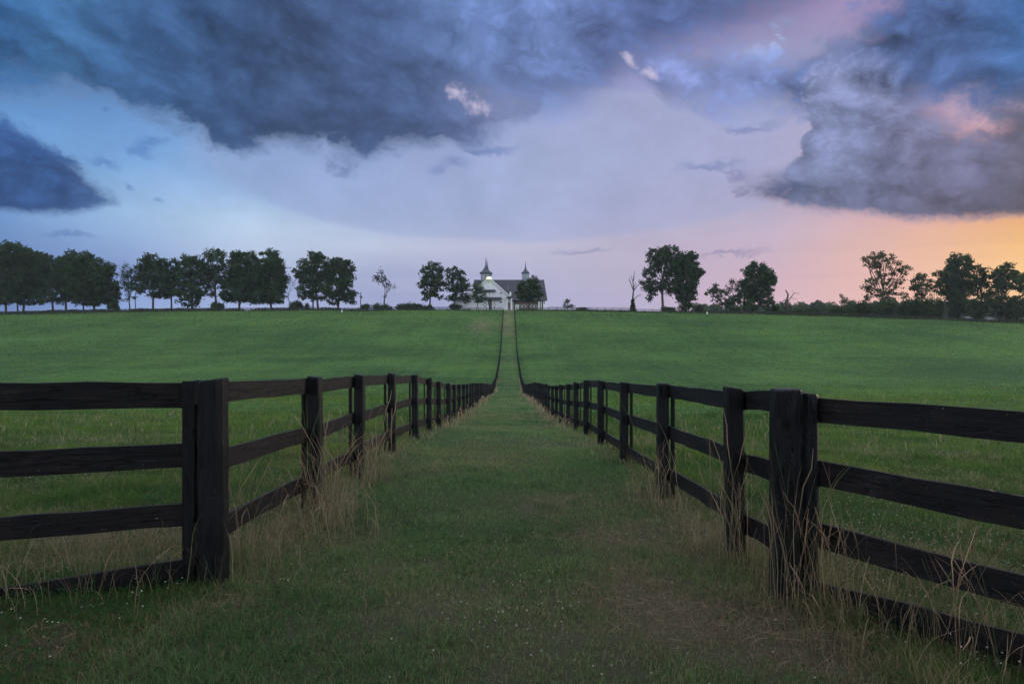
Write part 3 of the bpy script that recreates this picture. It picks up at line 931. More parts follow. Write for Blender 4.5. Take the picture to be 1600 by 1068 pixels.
def strands(x, y, h, w, lean_dir, droop, tint, r, seg=8, head=None):
    """long arching stalks; head = relative size of a seed head on the last third"""
    n = len(x)
    z = gz(x, y)
    a = lean_dir.copy()
    side = a + math.pi / 2 + r.normal(0, 0.8, n)
    sx, sy = np.cos(side), np.sin(side)
    rows = []
    ang0 = r.uniform(0.03, 0.22, n)          # start angle off vertical
    px, py, pz = x.copy(), y.copy(), z.copy() - 0.01
    step = h / seg
    for i in range(seg + 1):
        t = i / seg
        if head is not None and i > seg * 0.62:
            ww = w * (0.9 + head * math.sin(math.pi * min(1, (t - 0.60) / 0.42)))
        else:
            ww = w * (1 - 0.35 * t) if head is not None else w * (1 - 0.9 * t * t)
        rows.append(np.stack([px - sx * ww / 2, py - sy * ww / 2, pz], 1))
        rows.append(np.stack([px + sx * ww / 2, py + sy * ww / 2, pz], 1))
        an = ang0 + droop * t ** 1.7 + (r.normal(0, 0.10, n) if i else 0)
        a = a + r.normal(0, 0.22, n)
        dx, dy = np.cos(a), np.sin(a)
        px = px + dx * np.sin(an) * step; py = py + dy * np.sin(an) * step; pz = pz + np.cos(an) * step
        pz = np.maximum(pz, gz(px, py) + 0.006)
    k = 2 * (seg + 1)
    P = np.stack(rows, 1).reshape(-1, 3)
    b = (np.arange(n) * k)[:, None]
    q = np.concatenate([b + np.array([2 * i, 2 * i + 1, 2 * i + 3, 2 * i + 2]) for i in range(seg)])
    return P, q, np.zeros((0, 3), int), np.repeat(tint, k, 0)

def build_tall():
    r = np.random.default_rng(19)
    sets = []
    def clump(cx, cy, sx, sy, n, h, droop, ang=None, spread=3.14, seeds=0.35, dryf=0.85, w=0.0034):
        n = max(3, int(n * 0.8))
        x, y = r.normal(cx, sx, n), r.normal(cy, sy, n)
        a = r.uniform(-math.pi, math.pi, n) if ang is None else ang + r.normal(0, spread, n)
        hh = h * r.uniform(0.45, 1.15, n)
        dr = droop * r.uniform(0.2, 1.6, n)
        dry = (r.random(n) < dryf)[:, None]
        t = np.where(dry, np.array([0.31, 0.25, 0.165]) * r.uniform(0.45, 1.3, (n, 1)), np.array([0.06, 0.11, 0.045]) * r.uniform(0.7, 1.4, (n, 1)))
        s = r.random(n) < seeds
        ww = np.maximum(w * r.uniform(0.7, 1.3, n), 0.0007 * y)
        if s.any():
            sets.append(strands(x[s], y[s], hh[s] * 1.15, ww[s] * 0.55, a[s], dr[s] * 0.8, t[s] * np.array([1.0, 0.85, 0.85]), r, 9, head=2.4))
        if (~s).any():
            sets.append(strands(x[~s], y[~s], hh[~s], ww[~s], a[~s], dr[~s], t[~s], r, 7))
    # left lane fence, post by post
    for y, n, h in ((4.9, 70, 0.55), (5.6, 90, 0.60), (6.3, 90, 0.62), (6.95, 150, 0.85), (7.6, 80, 0.6), (8.3, 80, 0.6), (9.0, 150, 0.85), (9.9, 80, 0.55), (10.8, 60, 0.5), (11.6, 90, 0.6), (13, 60, 0.5), (14.4, 70, 0.55)):
        clump(XL(y) + 0.16, y, 0.18, 0.28, int(n * 0.55), h * 0.42, 2.6, seeds=0.08, dryf=0.6)
    clump(XL(6.95) + 0.14, 6.8, 0.10, 0.10, 150, 0.95, 1.1, seeds=0.3)
    clump(XL(6.95) + 0.3, 6.6, 0.16, 0.2, 90, 0.6, 2.4, seeds=0.05)
    clump(XL(8.7) + 0.22, 8.7, 0.12, 0.2, 140, 0.95, 1.3, seeds=0.3)
    clump(-1.72, 5.3, 0.2, 0.4, 90, 0.5, 2.4, seeds=0.1, dryf=0.6)
    clump(-1.66, 6.1, 0.25, 0.3, 120, 0.6, 2.1, seeds=0.1)
    clump(-2.15, 5.4, 0.15, 0.4, 60, 0.7, 1.0, seeds=0.3)
    # right lane fence
    for y, n, h in ((4.7, 60, 0.6), (5.42, 90, 0.85), (6.2, 50, 0.55), (7.0, 60, 0.6), (8.03, 100, 0.75), (9.3, 60, 0.5), (10.7, 80, 0.6), (12.0, 50, 0.45), (13.5, 70, 0.5), (16.0, 60, 0.5)):
        clump(XR(y) - 0.15, y, 0.17, 0.26, int(n * 0.75), h * 0.45, 2.5, seeds=0.10, dryf=0.55)
    clump(XR(5.3) - 0.10, 5.25, 0.07, 0.10, 85, 0.98, 0.6, seeds=0.4)
    clump(XR(8.0) - 0.10, 7.85, 0.08, 0.10, 60, 0.7, 0.7, seeds=0.3)
    clump(1.74, 4.28, 0.10, 0.08, 60, 0.95, 0.5, seeds=0.4)
    clump(1.95, 4.2, 0.12, 0.10, 45, 0.9, 0.9, seeds=0.4)
    clump(XR(7.4) - 0.25, 7.3, 0.15, 0.2, 16, 1.05, 1.9, ang=math.pi, spread=0.5, seeds=0.1, dryf=0.4)
    for yy in np.arange(18.5, 110, 2.4):
        for X, sg in ((XL, 1), (XR, -1)):
            clump(X(yy) + sg * 0.16, yy, 0.16, 0.8, int(26 if yy < 50 else 12), 0.42, 1.6, seeds=0.25, dryf=0.85, w=0.006)
    # under and in front of the two wings
    for t in np.linspace(0.0, 1.6, 9):
        p = (-2.145 - 0.947 * t, 4.60 - 0.322 * t)
        clump(p[0], p[1] - 0.14, 0.14, 0.12, 15, 0.50, 2.2, seeds=0.35)
        clump(p[0], p[1] + 0.25, 0.2, 0.2, 26, 0.5, 1.4, seeds=0.2)
        q = (1.955 + 0.545 * t, 4.44 - 0.839 * t)
        clump(q[0] - 0.08, q[1] - 0.06, 0.12, 0.14, 30, 0.62, 1.6, seeds=0.5)
        clump(q[0] + 0.3, q[1] + 0.15, 0.2, 0.2, 26, 0.5, 1.2, seeds=0.3, dryf=0.6)
    clump(-2.75, 3.95, 0.3, 0.12, 40, 0.5, 2.4, seeds=0.2, dryf=0.6)
    clump(1.75, 3.7, 0.18, 0.25, 70, 0.42, 1.8, seeds=0.3, dryf=0.6)
    clump(2.3, 3.3, 0.15, 0.25, 40, 0.5, 1.9, seeds=0.4, dryf=0.8)
    # greener tufts in the fields
    x, y = scatter(5, 30, 1.6, r)
    for cx, cy in zip(x, y):
        if XL(cy) - 0.4 < cx < XR(cy) + 0.4:
            continue
        clump(cx, cy, 0.10, 0.10, 14, 0.24 * r.uniform(0.7, 1.5), 1.2, seeds=0.08, dryf=0.25, w=0.005)
    # lane: darker leafy tufts
    for _ in range(70):
        cy = r.uniform(2.9, 10); cx = r.uniform(-1.5, 1.4)
        clump(cx, cy, 0.05, 0.05, 26, 0.10 * r.uniform(0.7, 1.5), 1.2, seeds=0.0, dryf=0.05, w=0.0045)
    build_blades('tall_grass', sets, STRAW, 'tall dry grass and seed heads along the foot of the fences', 'tall grass')
    # straw lying flat
    sets = []
    n = 9000
    x, y = scatter(2.0, 9.5, 420, r)
    k = r.random(len(x)) < np.clip(dryness(x, y) - 0.35, 0, 1) * 1.7
    x, y = x[k], y[k]
    n = len(x)
    t = np.array([0.30, 0.215, 0.145]) * r.uniform(0.45, 1.2, (n, 1))
    L = r.uniform(0.03, 0.15, n)
    a = r.uniform(0, 6.28, n)
    z = gz(x, y) + r.uniform(0.008, 0.045, n)
    dx, dy = np.cos(a) * L / 2, np.sin(a) * L / 2
    wx, wy = -np.sin(a) * 0.0009, np.cos(a) * 0.0009
    tz = r.normal(0, 0.018, n)
    cv = r.normal(0, 0.12, n) * L
    rows = []
    for tt in (-1, 0, 1):
        ox = -np.sin(a) * cv * (1 - abs(tt)); oy = np.cos(a) * cv * (1 - abs(tt))
        rows.append(np.stack([x + dx * tt + ox - wx, y + dy * tt + oy - wy, z + tz * tt], 1))
        rows.append(np.stack([x + dx * tt + ox + wx, y + dy * tt + oy + wy, z + tz * tt + 0.0015], 1))
    P = np.stack(rows, 1).reshape(-1, 3)
    b = (np.arange(n) * 6)[:, None]
    q = np.concatenate([b + np.array([0, 1, 3, 2]), b + np.array([2, 3, 5, 4])])
    build_blades('straw_litter', [(P, q, np.zeros((0, 3), int), np.repeat(t, 6, 0))], STRAW, 'dead straw lying flat in the worn patches', 'straw')
build_grass()
build_tall()
# ------------------------------------------------------------------ trees
def mat_leaf():
    m = bpy.data.materials.new('leaves')
    m.use_nodes = True
    t = m.node_tree
    t.nodes.clear()
    N = NT(t)
    at = N.n('ShaderNodeAttribute', attribute_name='tint')
    d = N.n('ShaderNodeBsdfDiffuse')
    tr = N.n('ShaderNodeBsdfTranslucent')
    N.put(d.inputs[0], at.outputs['Color'])
    N.put(tr.inputs[0], N.mix(1.0, at.outputs['Color'], (1.1, 1.2, 0.6, 1), 'MULTIPLY'))
    mx = N.n('ShaderNodeMixShader')
    mx.inputs[0].default_value = 0.3
    t.links.new(d.outputs[0], mx.inputs[1])
    t.links.new(tr.outputs[0], mx.inputs[2])
    o = N.n('ShaderNodeOutputMaterial')
    t.links.new(mx.outputs[0], o.inputs[0])
    return m
LEAF = mat_leaf()
BARK = mat_wood('bark', (0.035, 0.028, 0.022), (0.075, 0.062, 0.05), 0.9, 0.8, (3, 3, 0.8))
PALE_BARK = mat_wood('dead_bark', (0.06, 0.052, 0.046), (0.12, 0.105, 0.095), 0.9, 0.8, (3, 3, 0.8))

def rand_unit(r, n):
    v = r.normal(size=(n, 3))
    return v / np.linalg.norm(v, axis=1, keepdims=True)

def leaf_mesh(name, centers, sizes, tint, r, flat=0.35):
    n = len(centers)
    nrm = rand_unit(r, n) + np.array([0, 0, flat])
    nrm /= np.linalg.norm(nrm, axis=1, keepdims=True)
    u = np.cross(nrm, rand_unit(r, n))
    u /= np.linalg.norm(u, axis=1, keepdims=True) + 1e-9
    v = np.cross(nrm, u)
    s = sizes[:, None]
    asp = r.uniform(0.5, 0.85, n)[:, None]
    P = np.stack([centers - u * s, centers + v * s * asp + nrm * s * 0.12, centers + u * s, centers - v * s * asp + nrm * s * 0.12], 1).reshape(-1, 3)
    f = np.arange(n * 4).reshape(-1, 4)
    return np_mesh(name, P, [f], np.repeat(tint, 4, 0), smooth=False)

def limb(mb, a, b, r0, r1, r, bend=0.12, k=5, sides=5):
    a, b = Vector(a), Vector(b)
    L = (b - a).length
    o1 = Vector(r.normal(size=3)) * L * bend
    pts = [a.lerp(b, t) + o1 * math.sin(t * 3.1416) * 0.6 + Vector((0, 0, L * 0.06 * math.sin(t * 3.1416))) for t in np.linspace(0, 1, k)]
    mb.tube(pts, [r0 + (r1 - r0) * i / (k - 1) for i in range(k)], sides)
    return pts

def tree(name, D, trunk_px, lobes, label, seed, dens=1.0, leaf=0.42, tw=0.42, hue=0.0, fork=0.35, second=None, cat='tree', group=None, ragged=0.5, gaps=0.0, base_dz=0.0):
    """lobes in survey pixels (px, py, rx, ry) at distance D; trunk at trunk_px"""
    r = np.random.default_rng(seed)
    k = D / F
    wx = lambda px: (px - 800.0) * k
    wz = lambda py: EYE + (534.0 - py) * k
    bx = wx(trunk_px)
    bz = gzf(bx, D) + base_dz
    root = empty(name, (bx, D, bz), label, cat, group)
    org = Vector(root.location)
    cen, siz, tin = [], [], []
    lob3 = []
    for (px, py, rx, ry) in lobes:
        rx, ry = rx * 1.17, ry * 1.17
        depth = max(rx, ry * 0.6) * k
        c = np.array([wx(px), D + r.uniform(-0.25, 0.25) * depth, wz(py)])
        lob3.append((c, np.array([rx * k, depth * 0.9, ry * k])))
    for c, R in lob3:
        area = R[0] * R[2] * 3.1416
        nc = max(5, int(area * 0.62 * (1 + ragged)))
        u = rand_unit(r, nc) * (r.uniform(0.25, 1.0, nc) ** 0.45)[:, None]
        u[:, 2] = np.where(u[:, 2] < -0.75, -0.75, u[:, 2])
        cc = c + u * R * (1 + r.normal(0, 0.10 * ragged, (nc, 1)))
        cr = r.uniform(0.7, 1.35, nc) * (0.55 + 0.11 * min(R[0], R[2]))
        keep = r.random(nc) > gaps
        for q, rad, kp in zip(cc, cr, keep):
            if not kp:
                continue
            m = max(4, int(26 * dens * rad * rad / 0.62 * (0.42 / leaf) ** 1.2))
            p = r.normal(size=(m, 3)) * rad * np.array([0.64, 0.64, 0.46])
            cen.append(q + p)
            siz.append(r.uniform(0.55, 1.25, m) * leaf)
            v = r.uniform(0.65, 1.45)
            g = np.array([0.026 + 0.012 * hue, 0.050, 0.025]) * v
            g = g * np.array([r.uniform(0.85, 1.25), 1, r.uniform(0.8, 1.1)])
            tin.append(np.tile(g, (m, 1)) * r.uniform(0.8, 1.2, (m, 1)))
    cen = np.concatenate(cen) - np.array(org)
    link('crown', leaf_mesh('crown', cen, np.concatenate(siz), np.concatenate(tin), r), root, LEAF)
    # trunk with limbs reaching into every lobe
    top = max(lob3, key=lambda q: q[0][2])[0]
    cz = float(np.mean([q[0][2] for q in lob3]))
    mb = MB(org)
    mid = Vector((bx + (np.mean([q[0][0] for q in lob3]) - bx) * 0.5, D, bz + (cz - bz) * 0.75))
    tp = Vector((top[0], top[1], top[2]))
    pts = [Vector((bx, D, bz - 0.4)), Vector((bx, D, bz + 0.3)), Vector((bx, D, bz)).lerp(mid, 0.5) + Vector((r.uniform(-.2, .2), 0, 0)), mid, mid.lerp(tp, 0.55), tp]
    mb.tube(pts, [tw * 1.5, tw * 1.12, tw * 0.92, tw * 0.72, tw * 0.4, 0.06], 8)
    for c, R in lob3:
        s = Vector(pts[2]).lerp(pts[3], r.uniform(-0.2, 1.0))
        limb(mb, s, c, tw * 0.42, 0.07, r)
        for _ in range(3):
            e = c + rand_unit(r, 1)[0] * R * 0.8
            limb(mb, Vector(c).lerp(s, r.uniform(0.1, 0.5)), e, tw * 0.2, 0.05, r, k=4, sides=4)
    if second:
        for px in second:
            mb.tube([(wx(px), D + 1.0, gzf(wx(px), D) - 0.3), (wx(px) + r.uniform(-.2, .2), D + 0.8, (bz + cz) / 2), (wx(px) + r.uniform(-1, 1), D + 0.3, cz)], [tw * 0.8, tw * 0.6, tw * 0.3], 7)
    mb.build('trunk', BARK, root, smooth=True)
    return root

def auto_lobes(px, top, bot, w, r, n=7, shape='oval'):
    """a crown outline from a few overlapping masses"""
    h = bot - top
    L = []
    for i in range(n):
        t = (i + 0.5) / n
        y = top + h * (0.10 + 0.80 * t)
        env = math.sin(math.pi * min(0.98, 0.18 + 0.72 * t)) ** 0.7 if shape == 'oval' else (0.35 + 0.65 * t if shape == 'cone' else math.sin(math.pi * (0.12 + 0.70 * t)) ** 0.5)
        off = (r.uniform(-1, 1)) * w * 0.5 * env * 0.55
        rr = w * 0.5 * env * r.uniform(0.50, 0.72)
        L.append((px + off, y, rr, h * r.uniform(0.13, 0.19)))
        if env > 0.6:
            L.append((px - off * 1.1, y + r.uniform(-3, 3), rr * 0.85, h * r.uniform(0.11, 0.16)))
    return L

def bare(name, D, px, top, base_r, label, seed, spread=0.5, levels=4, cat='tree', tops=None, leafy=0, pale=False, stub=None, group=None):
    """leafless tree: forked tapering branches"""
    r = np.random.default_rng(seed)
    k = D / F
    bx = (px - 800) * k
    bz = gzf(bx, D)
    H = EYE + (534 - top) * k - bz
    root = empty(name, (bx, D, bz), label, cat, group)
    mb = MB(root.location)
    tips = []
    def grow(p, d, L, rad, lev):
        q = p + d * L
        m = p.lerp(q, 0.5) + Vector(r.normal(size=3)) * L * 0.06
        mb.tube([p, m, q], [rad, rad * 0.82, rad * 0.62], 5 if lev > 1 else 4)
        tips.append(q)
        if lev == 0:
            return
        nb = 2 + (r.random() < 0.55)
        for _ in range(nb):
            nd = (d + Vector(r.normal(size=3)) * spread + Vector((0, 0, 0.18))).normalized()
            grow(q if r.random() < 0.7 else m.lerp(q, 0.5), nd, L * r.uniform(0.55, 0.8), max(0.045, rad * 0.55), lev - 1)
    if tops:      # branches drawn as lists of (px, py)
        for pts, r0, r1 in tops:
            P = [Vector(((a - 800) * k, D + (i * 0.5 * (1 if j % 2 else -1)), EYE + (534 - b) * k)) for j, (a, b) in enumerate(pts) for i in (j,)]
            mb.tube(P, [r0 + (r1 - r0) * i / (len(P) - 1) for i in range(len(P))], 6)
            tips.append(P[-1])
    else:
        grow(Vector((bx, D, bz - 0.3)), Vector((0, 0, 1)), H * 0.36, base_r, levels)
        zt = max(t.z for t in tips)
        s = H / (zt - bz)
        for v in mb.bm.verts:
            v.co.z *= s
            v.co.x *= min(1.4, s) ; v.co.y *= min(1.4, s)
    mb.build('trunk', PALE_BARK if pale else BARK, root, smooth=True)
    if leafy or stub:
        cen, tin = [], []
        for t in tips:
            if leafy and r.random() < leafy:
                m = 10
                cen.append(np.array(t - Vector(root.location)) + r.normal(0, 0.6, (m, 3)))
        if stub:
            m = 500
            z = r.random(m) ** 1.3
            a = r.uniform(0, 6.28, m)
            rr = stub[0] * k * (1 - 0.55 * z) * np.sqrt(r.random(m))
            cen.append(np.stack([rr * np.cos(a), rr * np.sin(a), z * stub[1] * k], 1))
        cen = np.concatenate(cen)
        tin = np.array([0.020, 0.028, 0.016]) * r.uniform(0.6, 1.4, (len(cen), 1))
        link('foliage', leaf_mesh('foliage', cen, r.uniform(0.2, 0.45, len(cen)), tin, r), root, LEAF)
    return root

def shrub(px, top, w, D, label, seed, base_py=None, group=None, name='shrub', leaf=0.34, hue=0.0):
    r = np.random.default_rng(seed)
    k = D / F
    bx = (px - 800) * k
    bz = gzf(bx, D)
    H = max(0.8, (EYE + (534 - top) * k - bz) * (0.86 if px < 1000 else 1.0))
    R = w * k / 2
    root = empty(name, (bx, D, bz), label, 'shrub', group)
    cen, siz, tin = [], [], []
    nl = max(3, int(R * 2.2))
    for i in range(nl):
        c = np.array([r.uniform(-0.7, 0.7) * R, r.uniform(-0.5, 0.5) * min(R, 3), H * r.uniform(0.22, 0.62)])
        rad = np.array([R * 0.42, min(R, 3) * 0.45, H * 0.34]) * r.uniform(0.7, 1.2)
        m = int(90 + 60 * R * H * 0.35)
        p = r.normal(size=(m, 3)) * rad * 0.50
        q = c + p
        q[:, 2] = np.maximum(q[:, 2], 0.02)
        cen.append(q); siz.append(r.uniform(0.5, 1.2, m) * leaf)
        tin.append(np.tile(np.array([0.028 + 0.010 * hue, 0.048, 0.022]) * r.uniform(0.65, 1.4), (m, 1)) * r.uniform(0.8, 1.2, (m, 1)))
    link('foliage', leaf_mesh('foliage', np.concatenate(cen), np.concatenate(siz), np.concatenate(tin), r), root, LEAF)
    mb = MB(root.location)
    for i in range(5):
        limb(mb, (bx + r.uniform(-.3, .3), D, bz - 0.2), (bx + r.uniform(-.7, .7) * R, D + r.uniform(-.4, .4), bz + H * 0.6), 0.07, 0.03, r, k=3, sides=4)
    mb.build('stem', BARK, root)
    return root
R0 = np.random.default_rng(5)
DT = 285
GL = 'broadleaf trees along the left crest'
# left row, from the edge of the photo to the barn
tree('broadleaf_tree', 283, 9, [(8, 398, 26, 16), (-6, 415, 24, 18), (14, 424, 22, 20), (2, 446, 26, 18), (18, 456, 16, 14), (-20, 440, 20, 22), (26, 400, 10, 9), (12, 468, 24, 7), (-8, 464, 16, 8)], 'dense dark tree cut by the left edge of the photo', 101, 1.15, second=(-14,), group=GL)
tree('broadleaf_tree', 287, 36, [(46, 399, 17, 11), (36, 412, 20, 14), (52, 420, 17, 16), (42, 438, 24, 18), (34, 456, 16, 13), (56, 452, 13, 13), (42, 469, 20, 6)], 'dark tree second from the left edge with a domed top and a bare trunk foot', 102, 1.15, second=(25,), group=GL)
tree('broadleaf_tree', 284, 83, [(72, 406, 9, 9), (78, 418, 12, 11), (66, 428, 10, 10), (80, 438, 10, 10), (72, 452, 11, 10), (84, 462, 7, 7), (70, 468, 14, 5)], 'slimmer tree with gappy lower crown, third from the left edge', 103, 0.85, gaps=0.15, group=GL)
tree('broadleaf_tree', 288, 103, [(98, 410, 8, 8), (108, 402, 9, 9), (104, 422, 16, 16), (98, 444, 12, 14), (108, 458, 14, 10), (96, 470, 9, 6)], 'tall tree pressed against the left side of the broad rounded tree', 104, 1.05, group=GL)
tree('broadleaf_tree', 285, 147, [(118, 404, 13, 9), (133, 403, 11, 9), (140, 416, 20, 12), (158, 424, 17, 14), (130, 428, 24, 18), (150, 444, 27, 18), (128, 456, 22, 15), (164, 456, 15, 16), (140, 468, 24, 9), (176, 464, 10, 8)], 'broadest rounded dark tree of the left row, crown almost to the ground', 105, 1.3, second=(128,), ragged=0.35, group=GL)
tree('broadleaf_tree', 284, 203, [(198, 422, 7, 8), (206, 430, 8, 8), (192, 434, 9, 6), (200, 446, 8, 9), (210, 444, 6, 10), (190, 446, 6, 5), (205, 460, 6, 6), (196, 470, 7, 3)], 'thin open tree with see-through crown left of the tall round-topped tree', 106, 0.6, leaf=0.36, tw=0.26, second=(210,), gaps=0.25, group=GL)
tree('broadleaf_tree', 285, 239, [(238, 407, 13, 9), (226, 416, 11, 11), (249, 416, 11, 11), (238, 426, 20, 12), (226, 440, 15, 11), (250, 440, 13, 11), (238, 454, 18, 9), (256, 430, 7, 12)], 'round-topped tree on one clear straight trunk, next to the thin open tree', 107, 0.95, gaps=0.12, group=GL)
tree('broadleaf_tree', 289, 268, [(270, 414, 9, 8), (262, 424, 9, 10), (275, 428, 9, 10), (266, 444, 13, 12), (274, 458, 12, 8), (258, 462, 9, 5)], 'lower tree squeezed in the middle of the left row with a notched top', 108, 0.9, tw=0.34, gaps=0.12, group=GL)
tree('broadleaf_tree', 285, 300, [(292, 407, 9, 9), (306, 408, 7, 8), (298, 420, 17, 11), (288, 436, 14, 12), (308, 434, 11, 12), (298, 454, 20, 12), (296, 470, 17, 8)], 'full tree with a double peak and foliage down to the fence, left row', 109, 1.0, gaps=0.1, group=GL)
tree('broadleaf_tree', 287, 338, [(325, 398, 7, 9), (341, 399, 9, 9), (332, 412, 17, 11), (322, 428, 12, 11), (345, 426, 12, 11), (334, 442, 18, 9), (324, 456, 12, 6), (352, 446, 7, 8)], 'tall airy twin-peaked tree with a bare trunk showing below its crown, left row', 110, 0.8, gaps=0.2, group=GL)
tree('broadleaf_tree', 285, 374, [(370, 402, 8, 9), (382, 402, 8, 8), (374, 418, 17, 14), (366, 438, 14, 14), (382, 440, 17, 16), (372, 460, 20, 12), (354, 462, 10, 7)], 'dense tree left half of the darkest pair ending the left row', 111, 1.25, group=GL)
tree('broadleaf_tree', 284, 424, [(394, 400, 8, 7), (420, 399, 14, 8), (408, 414, 18, 12), (428, 418, 14, 14), (402, 436, 16, 15), (426, 440, 18, 17), (408, 460, 20, 13), (432, 462, 14, 12), (440, 432, 6, 14)], 'big dense tree right half of the darkest pair ending the left row', 112, 1.3, ragged=0.4, group=GL)
bare('bare_tree', 292, 450, 428, 0.20, 'leafless grey tree showing its twigs right of the darkest pair', 113, spread=0.42, levels=5)
tree('broadleaf_tree', 285, 497, [(491, 402, 11, 8), (498, 400, 5, 7), (482, 412, 13, 10), (500, 416, 12, 14), (466, 424, 9, 7), (484, 430, 18, 12), (504, 440, 9, 14), (482, 448, 16, 12), (496, 460, 14, 9), (474, 462, 9, 6)], 'tall tree with a side branch stretching left, left of the leaning pair', 114, 0.95, gaps=0.12, second=(488,), group=GL)
tree('broadleaf_tree', 286, 528, [(530, 410, 14, 8), (518, 416, 10, 10), (540, 420, 11, 11), (526, 432, 20, 12), (540, 442, 10, 10), (522, 450, 16, 12), (534, 460, 18, 9), (546, 464, 10, 9), (520, 470, 10, 5)], 'full crowned tree at the right end of the left row, beside the pole', 115, 1.05, gaps=0.08, group=GL)
bare('sparse_tree', 285, 601, 420, 0.36, 'small nearly leafless tree standing alone between the pole and the barn', 116, spread=0.42, levels=5, leafy=0.55)
tree('broadleaf_tree', 284, 672, [(677, 416, 10, 7), (667, 424, 9, 9), (684, 428, 9, 10), (673, 438, 15, 9), (662, 444, 9, 7), (685, 446, 10, 9), (672, 456, 13, 8), (664, 465, 7, 4), (684, 464, 7, 4)], 'upright tree with an egg-shaped crown standing left of the barn', 117, 0.95, gaps=0.1, tw=0.34)
tree('broadleaf_tree', 283, 709, [(707, 423, 9, 7), (718, 430, 7, 9), (703, 434, 7, 9), (722, 444, 11, 8), (706, 448, 9, 8), (718, 460, 10, 8), (705, 464, 8, 5), (728, 466, 6, 5)], 'upright tree just left of the white barn with a lobe leaning right', 118, 1.0, gaps=0.08, tw=0.3)
tree('broadleaf_tree', 276, 745, [(745, 446, 5, 5), (752, 454, 9, 5), (744, 456, 7, 6), (743, 466, 8, 6), (756, 462, 5, 4), (750, 470, 6, 3)], 'small slender tree in front of the white gable of the barn', 119, 0.9, leaf=0.3, tw=0.16)
tree('broadleaf_tree', 274, 826, [(832, 437, 8, 5), (820, 446, 9, 7), (836, 446, 8, 8), (813, 456, 8, 7), (828, 457, 13, 9), (840, 459, 7, 7), (820, 465, 11, 5), (834, 466, 10, 4)], 'dense rounded tree in front of the dark barn roof', 120, 1.25, tw=0.3, leaf=0.34)
tree('small_tree', 290, 887, [(888, 472, 4, 4), (885, 476, 5, 4), (890, 477, 4, 4)], 'small lone bushy tree on the skyline right of the barn', 121, 1.0, leaf=0.3, tw=0.12)
# right of the lane
bare('dead_tree', 285, 989, 424, 0.3, 'bare dead tree with an ivy covered foot left of the two tall trees', 122, tops=[
    ([(989, 486), (989, 466), (989.5, 452), (990, 440), (990.2, 424)], 0.45, 0.07), ([(989.5, 453), (985, 440), (981.5, 436)], 0.2, 0.06), ([(989.8, 450), (993, 444), (992, 440)], 0.16, 0.05),
    ([(990, 455), (995, 447), (1000, 442), (1002, 440)], 0.2, 0.07), ([(989.8, 442), (987, 433), (985, 430)], 0.13, 0.05), ([(990, 468), (995, 463), (1001, 460), (1004, 459)], 0.17, 0.06), ([(990.2, 438), (991.5, 430)], 0.1, 0.05),
    ([(985, 440), (983.5, 432)], 0.08, 0.04), ([(1000, 442), (1001, 437)], 0.08, 0.04)], stub=(5, 19))
tree('broadleaf_tree', 284, 1036, [(1025, 397, 11, 8), (1043, 391, 9, 8), (1052, 397, 9, 9), (1034, 404, 16, 10), (1016, 408, 7, 5), (1020, 424, 12, 9), (1010, 438, 8, 7), (1042, 418, 17, 10), (1052, 432, 10, 12), (1024, 448, 14, 8), (1044, 446, 14, 8), (1016, 459, 8, 8), (1050, 456, 8, 6)], 'tall spreading tree on a clear thick trunk beside the vine clad one', 123, 1.0, gaps=0.1, tw=0.5)
tree('broadleaf_tree', 287, 1071, [(1075, 400, 12, 8), (1066, 408, 12, 10), (1084, 408, 8, 10), (1072, 422, 16, 12), (1090, 426, 9, 8), (1094, 424, 6, 5), (1071, 440, 14, 14), (1080, 454, 7, 9), (1064, 456, 9, 10), (1072, 466, 11, 12), (1074, 478, 10, 7)], 'tall vine clad tree leafy down to the ground with one arm to the right', 124, 1.3, tw=0.6)
tree('broadleaf_tree', 286, 1142, [(1121, 451, 8, 6), (1110, 458, 7, 5), (1128, 459, 8, 6), (1117, 467, 8, 5), (1128, 472, 8, 4), (1140, 472, 8, 8), (1148, 466, 6, 8)], 'small tree leaning left between the two big clumps right of the barn', 125, 0.85, tw=0.26, gaps=0.12)
bare('sparse_tree', 289, 1146, 440, 0.14, 'pale twiggy treetop rising beside the rounded single tree', 126, spread=0.30, levels=5, leafy=0.16, pale=True)
tree('broadleaf_tree', 285, 1172, [(1184, 417, 11, 7), (1174, 424, 11, 9), (1196, 426, 10, 10), (1184, 436, 20, 12), (1170, 446, 11, 10), (1202, 442, 9, 12), (1186, 456, 20, 12), (1164, 462, 12, 8), (1176, 474, 18, 8), (1200, 472, 9, 6), (1154, 456, 6, 4)], 'rounded dense single tree left of the dead snag', 127, 1.2, tw=0.5, second=(1164,), ragged=0.35)
bare('dead_snag', 280, 1230, 452, 0.3, 'broken dead trunk with one arched bare branch', 128, tops=[
    ([(1230.5, 489), (1230.5, 470), (1230, 460), (1230.2, 453)], 0.5, 0.26), ([(1230.5, 472), (1236, 465), (1240, 458), (1244, 457), (1247, 459)], 0.2, 0.05), ([(1236, 465), (1241, 466), (1244, 468)], 0.11, 0.05),
    ([(1230.2, 466), (1226, 468), (1225, 471)], 0.1, 0.05), ([(1230.4, 462), (1232, 457)], 0.09, 0.04), ([(1240, 458), (1239, 453)], 0.07, 0.04)], pale=True)
tree('small_tree', 300, 1326, [(1314, 463, 4, 3), (1318, 468, 5, 4), (1328, 470, 4, 3), (1322, 476, 7, 4)], 'low scraggy leaning tree left of the tall open tree', 129, 0.7, leaf=0.34, tw=0.16)
